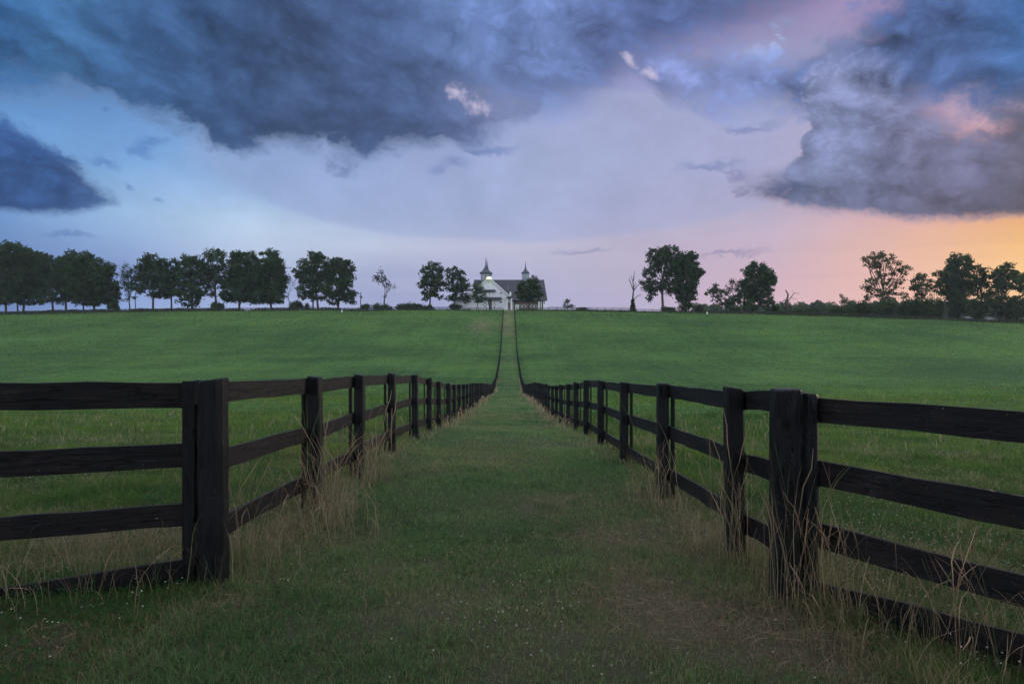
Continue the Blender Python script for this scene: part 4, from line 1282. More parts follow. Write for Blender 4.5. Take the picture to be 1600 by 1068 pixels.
tree('broadleaf_tree', 283, 1379, [(1369, 399, 10, 6), (1386, 402, 9, 6), (1356, 404, 7, 5), (1404, 408, 6, 6), (1376, 412, 13, 7), (1352, 413, 5, 3), (1412, 419, 8, 5), (1398, 424, 9, 6), (1376, 428, 8, 9), (1362, 440, 9, 6), (1394, 440, 14, 6), (1412, 430, 6, 4), (1356, 452, 8, 6), (1372, 456, 10, 8), (1400, 454, 13, 7), (1354, 466, 7, 4), (1410, 462, 7, 4), (1384, 470, 12, 7)], 'tall open tree of separate leaf clumps against the pink sky', 130, 0.85, leaf=0.36, tw=0.42, gaps=0.15, hue=0.3)
tree('broadleaf_tree', 286, 1440, [(1440, 432, 8, 6), (1432, 441, 9, 6), (1450, 442, 8, 6), (1440, 450, 14, 6), (1426, 449, 5, 4), (1456, 452, 6, 4), (1440, 460, 8, 5), (1438, 470, 9, 5)], 'smaller tree with a pointed crown between the open tree and the dense one', 131, 0.9, tw=0.3, gaps=0.1, hue=0.3)
tree('broadleaf_tree', 284, 1496, [(1500, 402, 12, 6), (1510, 406, 9, 6), (1490, 412, 11, 8), (1506, 418, 16, 9), (1484, 426, 11, 8), (1466, 428, 7, 4), (1498, 434, 20, 11), (1478, 442, 12, 8), (1512, 446, 14, 10), (1494, 456, 20, 10), (1498, 474, 15, 12), (1496, 488, 12, 7), (1470, 456, 8, 4)], 'tallest dense tree of the right group, leafy to the ground', 132, 1.25, tw=0.55, hue=0.2)
tree('broadleaf_tree', 288, 1534, [(1530, 420, 8, 6), (1540, 424, 7, 6), (1528, 432, 10, 8), (1542, 438, 9, 8), (1532, 448, 13, 7), (1524, 458, 8, 4), (1540, 462, 10, 6)], 'gappy tree filling the space between the tallest and the last big tree on the right', 133, 0.85, gaps=0.15, hue=0.3)
tree('broadleaf_tree', 283, 1562, [(1576, 414, 8, 5), (1566, 422, 9, 7), (1580, 428, 9, 7), (1558, 434, 10, 9), (1574, 442, 15, 9), (1590, 430, 6, 4), (1586, 446, 7, 6), (1560, 452, 14, 9), (1550, 464, 9, 6), (1562, 472, 14, 9), (1564, 486, 12, 6)], 'last big tree on the right with a flat leaning top against the yellow sky', 134, 1.15, tw=0.48, hue=0.3)
tree('broadleaf_tree', 286, 1608, [(1606, 436, 12, 8), (1598, 450, 7, 6), (1612, 452, 12, 10), (1596, 472, 14, 9), (1616, 474, 12, 12)], 'tree cut by the right edge of the photo', 135, 1.1, tw=0.4, hue=0.3)

# shrubs under and between the trees
SH = [(340, 467, 26, 278, 'low green bush in the left row under the airy twin-peaked tree'), (460, 466, 22, 280, 'low bush at the foot of the leafless grey tree'),
      (476, 472, 16, 280, 'small bush below the tree with the side branch'), (176, 466, 18, 282, 'bush at the right foot of the broadest rounded tree'),
      (567, 472, 20, 284, 'rounded bush at the foot of the utility pole'), (595, 471, 24, 284, 'bush around the foot of the small nearly leafless tree'),
      (612, 476, 7, 284, 'tiny bush right of the small nearly leafless tree'), (640, 471, 40, 284, 'widest clipped bush between the pole and the barn'),
      (669, 473, 16, 282, 'bush at the foot of the egg-shaped tree'), (712, 473, 24, 280, 'bush at the foot of the tree just left of the barn'),
      (1044, 478, 26, 280, 'low bush right of the thick clear trunk'), (1095, 473, 17, 340, 'small domed bush right of the vine clad tree'),
      (1168, 474, 22, 276, 'bush under the left side of the rounded single tree'), (1207, 474, 24, 276, 'bush under the right side of the rounded single tree'),
      (1148, 476, 18, 276, 'bush right of the small leaning tree'), (1262, 480, 40, 276, 'long low bush right of the dead snag'),
      (1340, 472, 34, 276, 'dark bush left of the foot of the tall open tree'), (1384, 468, 34, 274, 'dark bush around the foot of the tall open tree'),
      (1424, 466, 38, 274, 'dark bush between the tall open tree and the pointed tree'), (1456, 462, 34, 274, 'tallest dark bush left of the dense right tree'),
      (1524, 464, 32, 278, 'dark bush right of the tallest dense tree'), (1590, 466, 34, 280, 'dark bush at the far right edge'),
      (908, 479, 22, 296, 'low strip of bush on the skyline right of the small lone tree'), (1312, 478, 40, 276, 'low bush below the scraggy leaning tree')]
for i, (px, tp, w, D, lab) in enumerate(SH):
    shrub(px, tp, w, D, lab, 300 + i, group='bushes along the crest', hue=0.2 if px > 1300 else 0)

# two trees added unseen behind the viewpoint, to darken the near grass and posts
def added_shade_tree(x, y, lobes, label, seed):
    r = np.random.default_rng(seed)
    z = gzf(x, y)
    root = empty('added_shade_tree', (x, y, z), label, 'tree')
    cen = []
    mb = MB(root.location)
    mb.tube([(x, y, z - 0.4), (x + 0.1, y, z + 1.5), (x, y + 0.1, z + 4), (x + 0.2, y, z + 8)], [0.55, 0.42, 0.36, 0.2], 10)
    for lx, ly, lz, R in lobes:
        for _ in range(int(R * R * 4.5)):
            q = np.array([lx, ly, lz]) + rand_unit(r, 1)[0] * R * r.uniform(0.3, 1.0) * np.array([1, 1, 0.75])
            cen.append(q + r.normal(size=(34, 3)) * 0.55)
        limb(mb, (x, y, z + r.uniform(2.5, 4.5)), (x + lx, y + ly, z + lz), 0.17, 0.05, r)
    cen = np.concatenate(cen)
    tin = np.array([0.036, 0.068, 0.034]) * r.uniform(0.6, 1.4, (len(cen), 1))
    link('crown', leaf_mesh('crown', cen, r.uniform(0.16, 0.36, len(cen)), tin, r), root, LEAF)
    mb.build('trunk', BARK, root, smooth=True)
added_shade_tree(-5.2, -4.5, [(0, 0, 7.5, 3.2), (-2.5, 0.8, 6.0, 2.6), (2.6, 0.6, 6.2, 2.6), (0.5, -2, 6.5, 2.6), (0, 0.5, 10, 2.4), (-4.8, 0.5, 7.0, 2.4), (4.2, 0.2, 7.4, 2.6), (2.4, 1.6, 8.8, 2.2), (1.5, 4.6, 8.4, 2.6), (3.8, 6.4, 8.8, 2.2), (-2.2, 5.2, 8.0, 2.6), (-4.0, 7.0, 8.4, 2.2)], 'added tree, unseen at the left behind the viewpoint, to shade the lane end', 201)
added_shade_tree(5.4, -5.2, [(0, 0, 7.8, 3.2), (-2.8, 0.8, 6.2, 2.6), (2.6, 0.4, 6.4, 2.6), (-0.5, -2, 6.5, 2.6), (0, 0.5, 10.2, 2.4), (4.8, 0.8, 6.8, 2.4), (-4.4, 0.8, 7.6, 2.4), (-2.2, 1.8, 9.0, 2.2), (-1.5, 5.0, 8.4, 2.6), (-3.6, 7.0, 9.0, 2.2), (2.2, 5.6, 8.0, 2.6), (4.0, 7.4, 8.4, 2.2)], 'added tree, unseen at the right behind the viewpoint, to shade the lane end', 202)

# the wood far off beyond the crest
def far_wood():
    r = np.random.default_rng(77)
    cen, siz, tin = [], [], []
    for px in np.arange(1085, 1660, 4.2):
        D = r.uniform(560, 720)
        k = D / F
        top = 478 - 5 * vnoise(px, 0, 0.05, 2) - r.uniform(0, 5) - (4 if px > 1230 else 0)
        c = np.array([(px - 800) * k, D, EYE + (534 - top) * k - 6])
        for _ in range(4):
            q = c + np.array([r.uniform(-4, 4), r.uniform(-4, 4), r.uniform(-9, 2)])
            m = 130
            p = rand_unit(r, m) * (r.random(m) ** 0.35)[:, None] * np.array([4.2, 4.2, 4.0]) * r.uniform(0.7, 1.15)
            cen.append(q + p); siz.append(r.uniform(0.6, 1.3, m))
            tin.append(np.tile(np.array([0.032, 0.052, 0.022]) * r.uniform(0.7, 1.35), (m, 1)))
        for _ in range(3):
            q = c + np.array([r.uniform(-4, 4), r.uniform(-4, 4), r.uniform(-24, -10)])
            m = 90
            p = rand_unit(r, m) * (r.random(m) ** 0.35)[:, None] * np.array([5, 5, 6])
            cen.append(q + p); siz.append(r.uniform(0.8, 1.5, m))
            tin.append(np.tile(np.array([0.028, 0.046, 0.020]), (m, 1)))
    o = link('far_wood', leaf_mesh('far_wood', np.concatenate(cen), np.concatenate(siz), np.concatenate(tin), r), None, LEAF)
    tag(o, 'hazy band of distant woodland on the horizon at the right', 'wood', kind='stuff')
far_wood()
# ------------------------------------------------------------------ white horse barn on the crest
def mat_plain(name, base, var=0.25, rough=0.7, scale=(1, 1, 1), ns=2.0, bump=0.1, stripes=None):
    m, N, b = principled(name)
    tc = N.n('ShaderNodeTexCoord')
    n = N.noise(N.v('MULTIPLY', tc.outputs['Object'], scale), ns, 5, 0.6)
    f = N.m('MULTIPLY_ADD', N.m('SUBTRACT', n, 0.5), var * 2, 1.0)
    if stripes:      # board joints
        wv = N.n('ShaderNodeTexWave', wave_type='BANDS', bands_direction=stripes[0])
        N.put(wv.inputs['Vector'], tc.outputs['Object'])
        wv.inputs['Scale'].default_value = stripes[1]
        wv.inputs['Distortion'].default_value = 0.0
        f = N.m('MULTIPLY', f, N.ramp(wv.outputs['Fac'], 0.02, 0.12, stripes[2], 1.0))
    N.put(b.inputs['Base Color'], N.v('SCALE', base, scale=f))
    b.inputs['Roughness'].default_value = rough
    bp = N.n('ShaderNodeBump')
    bp.inputs['Strength'].default_value = bump
    bp.inputs['Distance'].default_value = 0.05
    N.put(bp.inputs['Height'], n)
    N.put(b.inputs['Normal'], bp.outputs[0])
    return m

def build_barn():
    WALL = mat_plain('white_boards', (0.49, 0.50, 0.54), 0.12, 0.6, stripes=('X', 1.6, 0.72))
    TRIM = mat_plain('white_trim', (0.64, 0.65, 0.67), 0.08, 0.5)
    BLACK = mat_plain('dark_trim', (0.02, 0.024, 0.03), 0.3, 0.5)
    ROOF = mat_plain('slate_roof', (0.014, 0.016, 0.025), 0.35, 0.8, (1, 1, 1), 1.2, 0.3, stripes=('Z', 1.1, 0.8))
    COPPER = mat_plain('cupola_roof', (0.018, 0.027, 0.036), 0.3, 0.7)
    CUP = mat_plain('cupola_boards', (0.11, 0.135, 0.18), 0.2, 0.6)
    GREY = mat_plain('grey_shutter', (0.22, 0.23, 0.25), 0.2, 0.6, stripes=('Z', 4, 0.6))
    BROWN = mat_plain('brown_boards', (0.14, 0.10, 0.085), 0.3, 0.7, stripes=('X', 1.2, 0.7))
    GLASS = mat_plain('dark_glass', (0.03, 0.035, 0.045), 0.2, 0.12)
    D = 285.0
    k = D / F
    wx = lambda px: (px - 800) * k
    bx = wx(764)
    z0 = gzf(bx, D) - 0.05
    wz = lambda py: EYE + (534 - py) * k
    root = empty('horse_barn', (bx, D, z0), 'white horse barn with steep dark roof, spired cupolas and a lit gable lamp', 'barn')
    O = root.location
    P = lambda x, y, z: (bx + x, D + y, z0 + z)
    H = wz(433.5) - z0          # apex of the front gable
    E = wz(466) - z0            # eaves
    W = 9.7
    # front gable wall (a five sided slab) and the long block behind it
    MB(O).poly([P(-W, 0, -1), P(W, 0, -1), P(W, 0, E), P(0, 0, H), P(-W, 0, E)], (0, 0.3, 0)).build('gable_wall', WALL, root)
    mb = MB(O)
    mb.box(P(0, 8.15, E / 2 - 0.5), (2 * W - 0.3, 15.6, E + 1 - 0.02))
    mb.build('side_wall', WALL, root)
    # roof of the front wing: two slabs
    ov = 0.7
    dx, dz = W, H - E
    ln = math.hypot(dx, dz)
    sx, sz = dx / ln, dz / ln
    mb = MB(O)
    for s in (-1, 1):
        a = P(0, -ov, H + 0.06); b = P(s * (dx + ov * sx), -ov, E - ov * sz + 0.06)
        mb.poly([a, b, (b[0] + s * sz * 0.0, b[1], b[2] + 0.32), (a[0], a[1], a[2] + 0.36)], (0, 16 + ov, 0))
    mb.build('wing_roof', ROOF, root)
    mb = MB(O)
    for s in (-1, 1):
        a = P(0, -ov - 0.06, H - 0.10); b = P(s * (dx + ov * sx), -ov - 0.06, E - ov * sz - 0.10)
        mb.poly([a, b, (b[0], b[1], b[2] + 0.34), (a[0], a[1], a[2] + 0.36)], (0, 0.06, 0))
    mb.build('barge_board', TRIM, root)
    # main block: ridge along X, eaves towards the viewer
    x0, x1 = -7.0, 23.6
    yr, yf = 13.0, 1.8
    Ez = wz(470.5) - z0 + 0.3
    MB(O).poly([P(x0, yf + 1.6, -1), P(x0, 2 * yr - yf - 1.6, -1), P(x0, 2 * yr - yf - 1.6, Ez), P(x0, yr, H - 0.6), P(x0, yf + 1.6, Ez)], (x1 - 0.8 - x0, 0, 0)).build('main_wall', BROWN, root)
    mb = MB(O)
    for s in (-1, 1):
        ye = yr - s * (yr - yf) if s > 0 else 2 * yr - yf
        a = P(x0, yr, H - 0.05); b = P(x0, ye, Ez)
        rows = []
        for q in (0.0, 1.0):
            X = x1 if q else x0
            rows.append([P(X, yr, H - 0.05), P(X + (0.9 if q else 0), ye, Ez), P(X + (0.9 if q else 0), ye, Ez + 0.3), P(X, yr, H + 0.28)])
        mb.quadgrid(rows)
    mb.build('main_roof', ROOF, root)
    # veranda posts and white doors along the brown side wall
    for px in (801.5, 842.5, 846, 850, 853):
        MB(O).box((wx(px) if px < 852 else wx(px), D + yf + 0.4, z0 + Ez / 2 - 0.2), (0.28 if px != 842.5 else 0.5, 0.28, Ez + 0.3)).build('veranda_post', TRIM, root)
    for px in (806.5, 809.5):
        f = MB(O).box((wx(px), D + yf + 1.5, z0 + 1.25), (0.75, 0.12, 2.6)).build('stable_door', TRIM, root)
    for px in (813, 819, 832, 838):
        f = MB(O).box((wx(px), D + yf + 1.52, z0 + 1.7), (1.3, 0.1, 1.0)).build('stable_window', TRIM, root)
        MB(O).box((wx(px), D + yf + 1.45, z0 + 1.7), (1.05, 0.06, 0.75)).build('pane', GLASS, f)
    # pent roofs over the loft door and the main door
    def pent(xa, xb, z, d, name, t=0.28):
        mb = MB(O)
        mb.poly([P(xa, -0.02, z + d * 0.55), P(xb, -0.02, z + d * 0.55), P(xb + 0.15, -d, z), P(xa - 0.15, -d, z)], (0, 0, -t))
        return mb.build(name, ROOF, root)
    xg = lambda px: wx(px) - bx
    pent(xg(751), xg(774), wz(454.5) - z0, 1.1, 'pent_roof')
    pent(xg(744), xg(783.5), wz(467.2) - z0, 1.5, 'pent_roof')
    # braced doors: white leaf, dark edge, dark cross
    def braced(px, pyt, pyb, w, name):
        x = xg(px); zt, zb = wz(pyt) - z0, wz(pyb) - z0
        h = zt - zb
        d = MB(O).box(P(x, -0.05, (zt + zb) / 2), (w, 0.1, h)).build(name, BLACK, root)
        for q in ((-1, 1), (1, 1)):
            mb = MB(O)
            # four white triangles' worth of panel: cross of two white braces on the dark leaf
            a = Vector(P(x - q[0] * (w / 2 - 0.1), -0.13, zb + 0.1)); b = Vector(P(x + q[0] * (w / 2 - 0.1), -0.13, zt - 0.1))
            dd = (b - a).normalized()
            n = Vector((-dd.z, 0, dd.x)) * 0.17
            mb.poly([a - n, b - n, b + n, a + n], (0, -0.04 if q[0] > 0 else -0.06, 0))
            mb.build('brace', TRIM, d)
        fr = MB(O)
        fr.box(P(x - w / 2 + 0.09, -0.12, (zt + zb) / 2), (0.18, 0.05, h)); fr.box(P(x + w / 2 - 0.09, -0.12, (zt + zb) / 2), (0.18, 0.05, h))
        fr.box(P(x, -0.12, zt - 0.08), (w - 0.38, 0.05, 0.16)); fr.box(P(x, -0.12, zb + 0.08), (w - 0.38, 0.05, 0.16))
        fr.build('frame', TRIM, d)
        return d
    braced(757.5, 472, 480.2, 2.0, 'barn_door')
    braced(772.5, 472, 480.2, 1.8, 'barn_door')
    braced(762.2, 456.2, 463.6, 1.0, 'loft_door')
    braced(767.0, 456.2, 463.6, 1.0, 'loft_door')
    MB(O).box(P(xg(764.7), -0.03, wz(459.5) - z0), (0.34, 0.06, 1.9)).build('loft_gap', BLACK, root)
    MB(O).box(P(xg(765.6), -0.03, (wz(467.4) - z0) / 2), (1.5, 0.08, wz(467.4) - z0)).build('doorway', BLACK, root)
    MB(O).box(P(xg(763), -0.16, 1.0), (0.35, 0.08, 1.9)).build('door_leaf', TRIM, root)
    # windows
    def window(px, py, w, h, fillm):
        f = MB(O).box(P(xg(px), -0.05, wz(py) - z0), (w, 0.1, h)).build('window', TRIM, root)
        MB(O).box(P(xg(px), -0.12, wz(py) - z0), (w * 0.8, 0.06, h * 0.8)).build('pane', fillm, f)
    window(782.5, 458, 1.4, 1.15, GREY)
    window(782.5, 471.5, 1.25, 1.0, GLASS)
    window(763.5, 440, 0.9, 0.8, GREY)
    window(763.8, 448.5, 0.45, 0.35, GREY)
    window(749, 471.5, 1.1, 1.0, GREY)
    MB(O).box(P(0.7, -0.04, wz(466.2) - z0), (2 * W - 3.0, 0.05, 0.16)).build('belt_course', GREY, root)
    # portal with a round column at the right corner
    mb = MB(O)
    mb.box(P(xg(796), -1.0, wz(465.5) - z0), (2.6, 2.3, 0.35))
    mb.box(P(xg(796), -1.0, wz(464.3) - z0), (2.0, 1.8, 0.3))
    mb.build('portal_roof', ROOF, root)
    MB(O).tube([P(xg(799), -1.9, -0.3), P(xg(799), -1.9, wz(466) - z0)], 0.27, 10).build('column', TRIM, root)
    MB(O).tube([P(xg(792.4), -1.9, -0.3), P(xg(792.4), -1.9, wz(466) - z0)], 0.22, 10).build('column', TRIM, root)
    MB(O).box(P(xg(795.4), -0.04, 1.6), (1.25, 0.1, 3.3)).build('portal_door', BROWN, root)
    mb = MB(O)
    mb.box(P(xg(797.5), 1.3, wz(458.5) - z0), (0.75, 0.9, 1.5))
    mb.build('dormer', TRIM, root)
    MB(O).tube([P(xg(793), 6.0, wz(452) - z0), P(xg(793), 6.0, wz(443.5) - z0)], 0.09, 6).build('vent_pipe', GREY, root)
    # low annex on the left with two stepped roofs
    MB(O).box(P(-W - 2.6, 3.0, 1.7), (5.2, 5.6, 5.4)).build('annex_wall', WALL, root)
    mb = MB(O)
    mb.poly([P(xg(725), -0.3, wz(455) - z0), P(xg(744), -0.3, wz(455) - z0), P(xg(744), 3.2, wz(450.5) - z0), P(xg(725), 3.2, wz(450.5) - z0)], (0, 0, 0.25))
    mb.build('annex_roof', ROOF, root)
    mb = MB(O)
    mb.poly([P(xg(720), -1.6, wz(468.3) - z0), P(xg(737), -1.6, wz(468.3) - z0), P(xg(736), 0.15, wz(465) - z0), P(xg(721), 0.15, wz(465) - z0)], (0, 0, 0.2))
    mb.build('annex_roof', ROOF, root)
    f = MB(O).box(P(xg(732.5), 0.14, wz(461) - z0), (1.0, 0.1, 0.9)).build('window', TRIM, root)
    MB(O).box(P(xg(732.5), 0.07, wz(461) - z0), (0.75, 0.06, 0.65)).build('pane', GLASS, f)
    MB(O).box(P(xg(722.5), -1.4, 1.4), (0.25, 0.25, 3.4)).build('annex_post', TRIM, root)
    MB(O).box(P(xg(731), 0.1, 1.1), (0.8, 0.12, 2.2)).build('annex_door', TRIM, root)
    # cupolas: square lantern, flared roof, needle spire
    def cupola(px, D2, py_base, py_eave, py_neck, py_tip, w, name='cupola'):
        kk = D2 / F
        cx = (px - 800) * kk
        zz = lambda py: EYE + (534 - py) * kk
        hw = w * kk / 2
        c = MB(O).box((cx, D2, (zz(py_base) - 1.2 + zz(py_eave)) / 2), (2 * hw * 0.84, 2 * hw * 0.84, zz(py_eave) - zz(py_base) + 1.2)).build(name, CUP, root)
        mb = MB(O)
        rows = []
        for t, rr in ((0.0, 1.04), (0.04, 1.06), (0.22, 0.74), (0.45, 0.46), (0.70, 0.26), (1.0, 0.13)):
            z = zz(py_eave) + (zz(py_neck) - zz(py_eave)) * t
            rows.append([(cx + a * hw * rr, D2 + b * hw * rr, z) for a, b in ((-1, -1), (1, -1), (1, 1), (-1, 1))])
        mb.quadgrid(rows)
        mb.build('spire_roof', COPPER, c)
        MB(O).tube([(cx, D2, zz(py_neck) - 0.3), (cx, D2, zz(py_neck) + (zz(py_tip) - zz(py_neck)) * 0.5), (cx, D2, zz(py_tip))], [hw * 0.15, hw * 0.09, 0.03], 6).build('finial', COPPER, c)
        for s in (-1, 1):
            MB(O).box((cx + s * hw * 0.40, D2 - hw * 0.84 - 0.02, zz(py_eave) - (zz(py_eave) - zz(py_base)) * 0.45), (hw * 0.5, 0.08, (zz(py_eave) - zz(py_base)) * 0.62)).build('louvre', GREY, c)
        return c
    cupola(759.3, D + 9.5, 441, 427.3, 414.5, 401.0, 18.5)
    cupola(761.8, D + 20, 441, 429.0, 417.0, 406.5, 13.0)
    cupola(821, D + 13, 437, 427.0, 417.5, 408.0, 12.6)
    # the lit lamp under the gable peak
    LM = bpy.data.materials.new('lit_lamp')
    LM.use_nodes = True
    b = next(n for n in LM.node_tree.nodes if n.type == 'BSDF_PRINCIPLED')
    b.inputs['Base Color'].default_value = (0.8, 0.8, 0.6, 1)
    b.inputs['Emission Color'].default_value = (0.82, 0.86, 0.26, 1)
    b.inputs['Emission Strength'].default_value = 0.72
    mb = MB(O)
    rows = []
    cx, cz = xg(764), wz(436.6) - z0
    for i in range(7):
        t = i / 6 * math.pi / 2
        rows.append([P(cx + math.cos(a) * 1.15 * math.cos(t), -0.75 - (1 + math.sin(a)) * 0.25 * math.cos(t), cz + 1.25 * math.sin(t)) for a in np.linspace(0, 6.2832, 13)[:-1]])
    mb.quadgrid(rows)
    lamp = mb.build('gable_lamp', LM, root, smooth=True)
    mb = MB(O)
    mb.box(P(cx, -0.7, cz + 1.6), (0.9, 1.0, 0.45), bev=0.1)
    mb.build('lamp_hood', BLACK, lamp)
    ld = bpy.data.lights.new('lamp_glow', 'POINT')
    ld.energy = 40
    ld.color = (0.85, 1.0, 0.5)
    ld.shadow_soft_size = 0.4
    lo = bpy.data.objects.new('lamp_glow', ld)
    C.objects.link(lo)
    lo.location = P(cx, -1.9, cz + 0.2)
    return root
build_barn()
# ------------------------------------------------------------------ small things on the crest
def at_px(px, D):
    x = (px - 800) * D / F
    return x, gzf(x, D)
WHITE = mat_plain('white_paint', (0.75, 0.75, 0.72), 0.1, 0.5)
def utility_pole():
    D = 290
    x, z = at_px(563.5, D)
    top = EYE + (534 - 456.5) * D / F
    root = empty('utility_pole', (x, D, z), 'thin dark utility pole standing on the crest left of the lone sparse tree', 'pole')
    MB(root.location).tube([(x, D, z - 0.5), (x, D, top)], [0.22, 0.15], 8).build('pole', BARK, root)
    MB(root.location).box((x, D - 0.16, EYE + (534 - 463.5) * D / F), (1.6, 0.12, 0.14)).build('crossarm', BARK, root)
    MB(root.location).tube([(x + 0.33, D - 0.05, top - 2.6), (x + 0.33, D - 0.05, top - 1.5)], 0.22, 8).build('transformer', M_IRON, root)
utility_pole()
def marker(px, py, D, label):
    x, z = at_px(px, D)
    root = empty('marker_post', (x, D, z), label, 'marker post')
    MB(root.location).box((x, D, z + 0.3), (0.38, 0.38, 0.9), 0.3, taper=0.75, bev=0.04).build('post', WHITE, root)
    MB(root.location).box((x, D, z + 0.79), (0.46, 0.46, 0.08), 0.3).build('cap', WHITE, root)
marker(534, 487, 250, 'small white marker post in the grass below the left row of trees')
marker(1105, 492, 248, 'small white marker post in the grass right of the vine clad tree')

def car(px, D, L, paint, label, rz, dz=0.0):
    x, z = at_px(px, D)
    z += dz
    root = empty('parked_car', (x, D, z), label, 'car', 'vehicles parked under the right trees', rz)
    PT = mat_plain('car_paint_' + str(px), paint, 0.05, 0.25)
    def sec(pts, w0, w1, name, mat):
        bm = bmesh.new()
        rows = []
        for s in (-1, -0.86, 0.86, 1):
            w = (w0 if abs(s) < 0.9 else w1)
            rows.append([bm.verts.new((px_, s * 0.88 if abs(s) < .9 else s * 0.9, pz * (1 if abs(s) < .9 else 0.97))) for px_, pz in pts])
        for a, b in zip(rows, rows[1:]):
            for i in range(len(pts)):
                j = (i + 1) % len(pts)
                bm.faces.new((a[i], a[j], b[j], b[i]))
        bm.faces.new(list(reversed(rows[0]))); bm.faces.new(rows[-1])
        bmesh.ops.recalc_face_normals(bm, faces=bm.faces)
        me = bpy.data.meshes.new(name)
        bm.to_mesh(me); bm.free()
        return link(name, me, root, mat)
    h = L / 2
    sec([(-h, 0.35), (h, 0.35), (h, 0.72), (h * 0.55, 0.92), (-h * 0.92, 0.98), (-h, 0.8)], 1, 1, 'body', PT)
    sec([(h * 0.5, 0.93), (h * 0.18, 1.42), (-h * 0.55, 1.46), (-h * 0.86, 0.98)], 1, 1, 'cabin', mat_plain('car_glass', (0.04, 0.05, 0.06), 0.1, 0.08))
    sec([(h * 0.16, 1.43), (h * 0.14, 1.50), (-h * 0.52, 1.53), (-h * 0.55, 1.47)], 1, 1, 'roof', PT)
    for sx in (-0.62, 0.64):
        for sy in (-0.86, 0.86):
            bm = bmesh.new()
            bmesh.ops.create_cone(bm, cap_ends=True, segments=14, radius1=0.34, radius2=0.34, depth=0.22, matrix=Matrix.Translation((sx * h, sy, 0.34)) @ Matrix.Rotation(math.pi / 2, 4, 'X'))
            me = bpy.data.meshes.new('wheel')
            bm.to_mesh(me); bm.free()
            link('wheel', me, root, M_IRON)
car(1512, 268, 4.5, (0.16, 0.17, 0.19), 'dark grey car in the shade right of the tallest dense tree', 0.2)
car(1546, 270, 4.4, (0.10, 0.11, 0.13), 'darker car half hidden beside the last big tree on the right', -0.15)
def shed():
    D = 300
    px0, px1 = 1577, 1612
    x0, x1 = (px0 - 800) * D / F, (px1 - 800) * D / F
    cx = (x0 + x1) / 2
    z = gzf(cx, D)
    zt = EYE + (534 - 485.5) * D / F
    root = empty('white_trailer', (cx, D, z), 'long low white trailer cut by the right edge under the trees', 'trailer')
    O = root.location
    L = x1 - x0
    MB(O).box((cx, D, (z + 0.7 + zt) / 2), (L, 2.4, max(1.2, zt - z - 0.7)), bev=0.08).build('body', mat_plain('trailer_white', (0.62, 0.66, 0.72), 0.1, 0.4), root)
    for i in range(3):
        MB(O).box((x0 + L * (0.2 + 0.28 * i), D - 1.22, zt - 0.75), (1.0, 0.06, 0.6)).build('window', mat_plain('trailer_glass', (0.03, 0.04, 0.05), 0.1, 0.1), root)
    for t in (0.45, 0.56):
        bm = bmesh.new()
        bmesh.ops.create_cone(bm, cap_ends=True, segments=14, radius1=0.38, radius2=0.38, depth=0.25, matrix=Matrix.Translation((x0 + L * t - cx, -1.12, 0.38)) @ Matrix.Rotation(math.pi / 2, 4, 'X'))
        me = bpy.data.meshes.new('wheel')
        bm.to_mesh(me); bm.free()
        link('wheel', me, root, M_IRON)
shed()

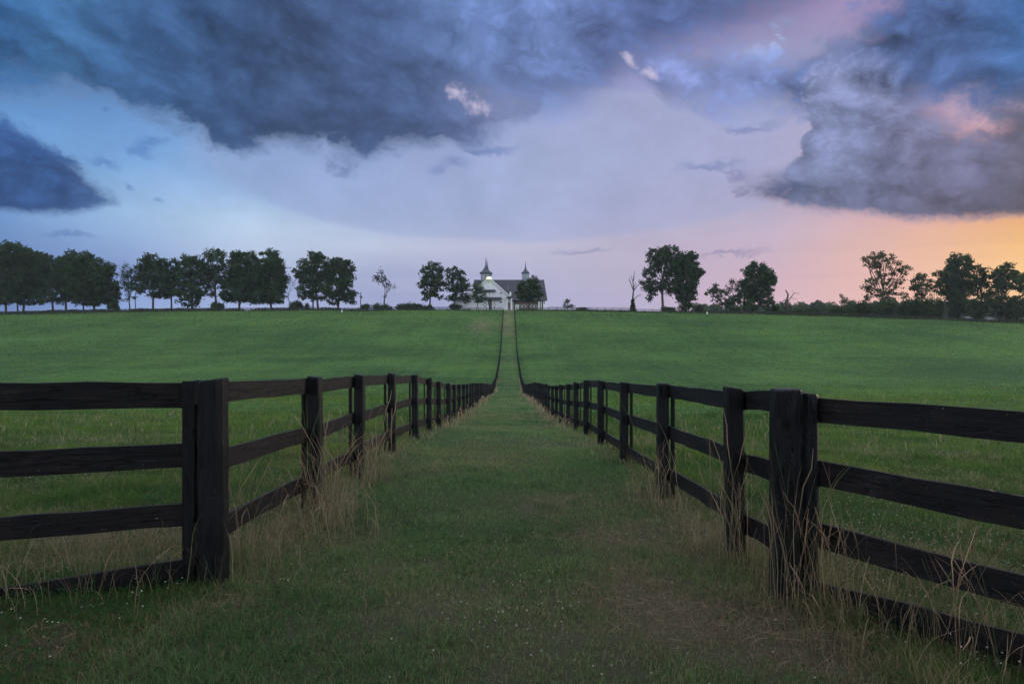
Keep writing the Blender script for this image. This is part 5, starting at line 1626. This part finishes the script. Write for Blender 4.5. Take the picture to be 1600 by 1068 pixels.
def crest_weeds():
    r = np.random.default_rng(91)
    cen, siz, tin = [], [], []
    for px0, px1, D0, D1, dens, h in ((-130, 575, 264, 262, 1.0, 1.25), (575, 735, 263, 261, 0.45, 0.7), (806, 1100, 260, 258, 0.35, 0.6), (1100, 1720, 259, 252, 1.0, 1.2)):
        n = int((px1 - px0) * 22 * dens)
        t = r.random(n)
        D = D0 + (D1 - D0) * t + r.normal(0.6, 0.7, n)
        x = (px0 + (px1 - px0) * t - 800) * D / F
        cl = fnoise(x, D, 0.12, 3, 81)
        keep = r.random(n) < np.clip(cl * 2 - 0.35, 0.12, 1)
        x, D, cl = x[keep], D[keep], cl[keep]
        z = gz(x, D) + r.random(len(x)) ** 1.2 * h * (0.3 + 1.1 * cl)
        cen.append(np.stack([x, D, z], 1)); siz.append(r.uniform(0.15, 0.42, len(x)))
        tin.append(np.array([0.042, 0.056, 0.028]) * r.uniform(0.5, 1.5, (len(x), 1)))
    o = link('fence_weeds', leaf_mesh('fence_weeds', np.concatenate(cen), np.concatenate(siz), np.concatenate(tin), r, 0.0), None, LEAF)
    tag(o, 'dark rank weeds growing along the crest fences', 'weeds', kind='stuff')
crest_weeds()

# ------------------------------------------------------------------ low soft evening sun
sd = bpy.data.lights.new('sun', 'SUN')
sd.energy = 0.9
sd.angle = math.radians(12)
sd.color = (1.0, 0.80, 0.66)
so = bpy.data.objects.new('sun', sd)
C.objects.link(so)
a, e = math.radians(SUN_AZ), math.radians(SUN_EL)
dirv = Vector((math.sin(a) * math.cos(e), math.cos(a) * math.cos(e), math.sin(e)))
so.rotation_euler = (-dirv).to_track_quat('-Z', 'Y').to_euler()
so.location = (120, 90, 60)

# ------------------------------------------------------------------ evening air
def haze():
    m = bpy.data.materials.new('evening_air')
    m.use_nodes = True
    t = m.node_tree
    t.nodes.clear()
    v = t.nodes.new('ShaderNodeVolumePrincipled')
    v.inputs['Color'].default_value = (0.82, 0.88, 1.0, 1)
    v.inputs['Density'].default_value = HAZE
    v.inputs['Anisotropy'].default_value = 0.0
    o = t.nodes.new('ShaderNodeOutputMaterial')
    t.links.new(v.outputs[0], o.inputs['Volume'])
    zl, zh = EYE - 95.0, EYE + 60.0
    mb = MB((0, 0, 0))
    mb.box((0, 1600, (zl + zh) / 2), (4600, 4200, zh - zl))
    ob = mb.build('haze', m)
    tag(ob, 'thin bluish evening haze over the fields', 'haze', kind='stuff')
HAZE = 0.00008
haze()
# ------------------------------------------------------------------ camera and render settings
cam_d = bpy.data.cameras.new("camera")
cam = bpy.data.objects.new("camera", cam_d)
C.objects.link(cam)
cam.location = (0, 0, EYE)
cam.rotation_euler = (math.radians(90), 0, 0)
cam_d.sensor_width = 36.0
cam_d.lens = 24.0
cam_d.clip_start = 0.05
cam_d.clip_end = 9000
scene.camera = cam
scene.view_settings.view_transform = 'Standard'
scene.view_settings.look = 'None'
scene.view_settings.exposure = 0
scene.view_settings.gamma = 1
cy = scene.cycles
cy.max_bounces = 5
cy.diffuse_bounces = 3
cy.glossy_bounces = 2
cy.transmission_bounces = 3
cy.transparent_max_bounces = 6
cy.volume_bounces = 0
cy.use_denoising = True
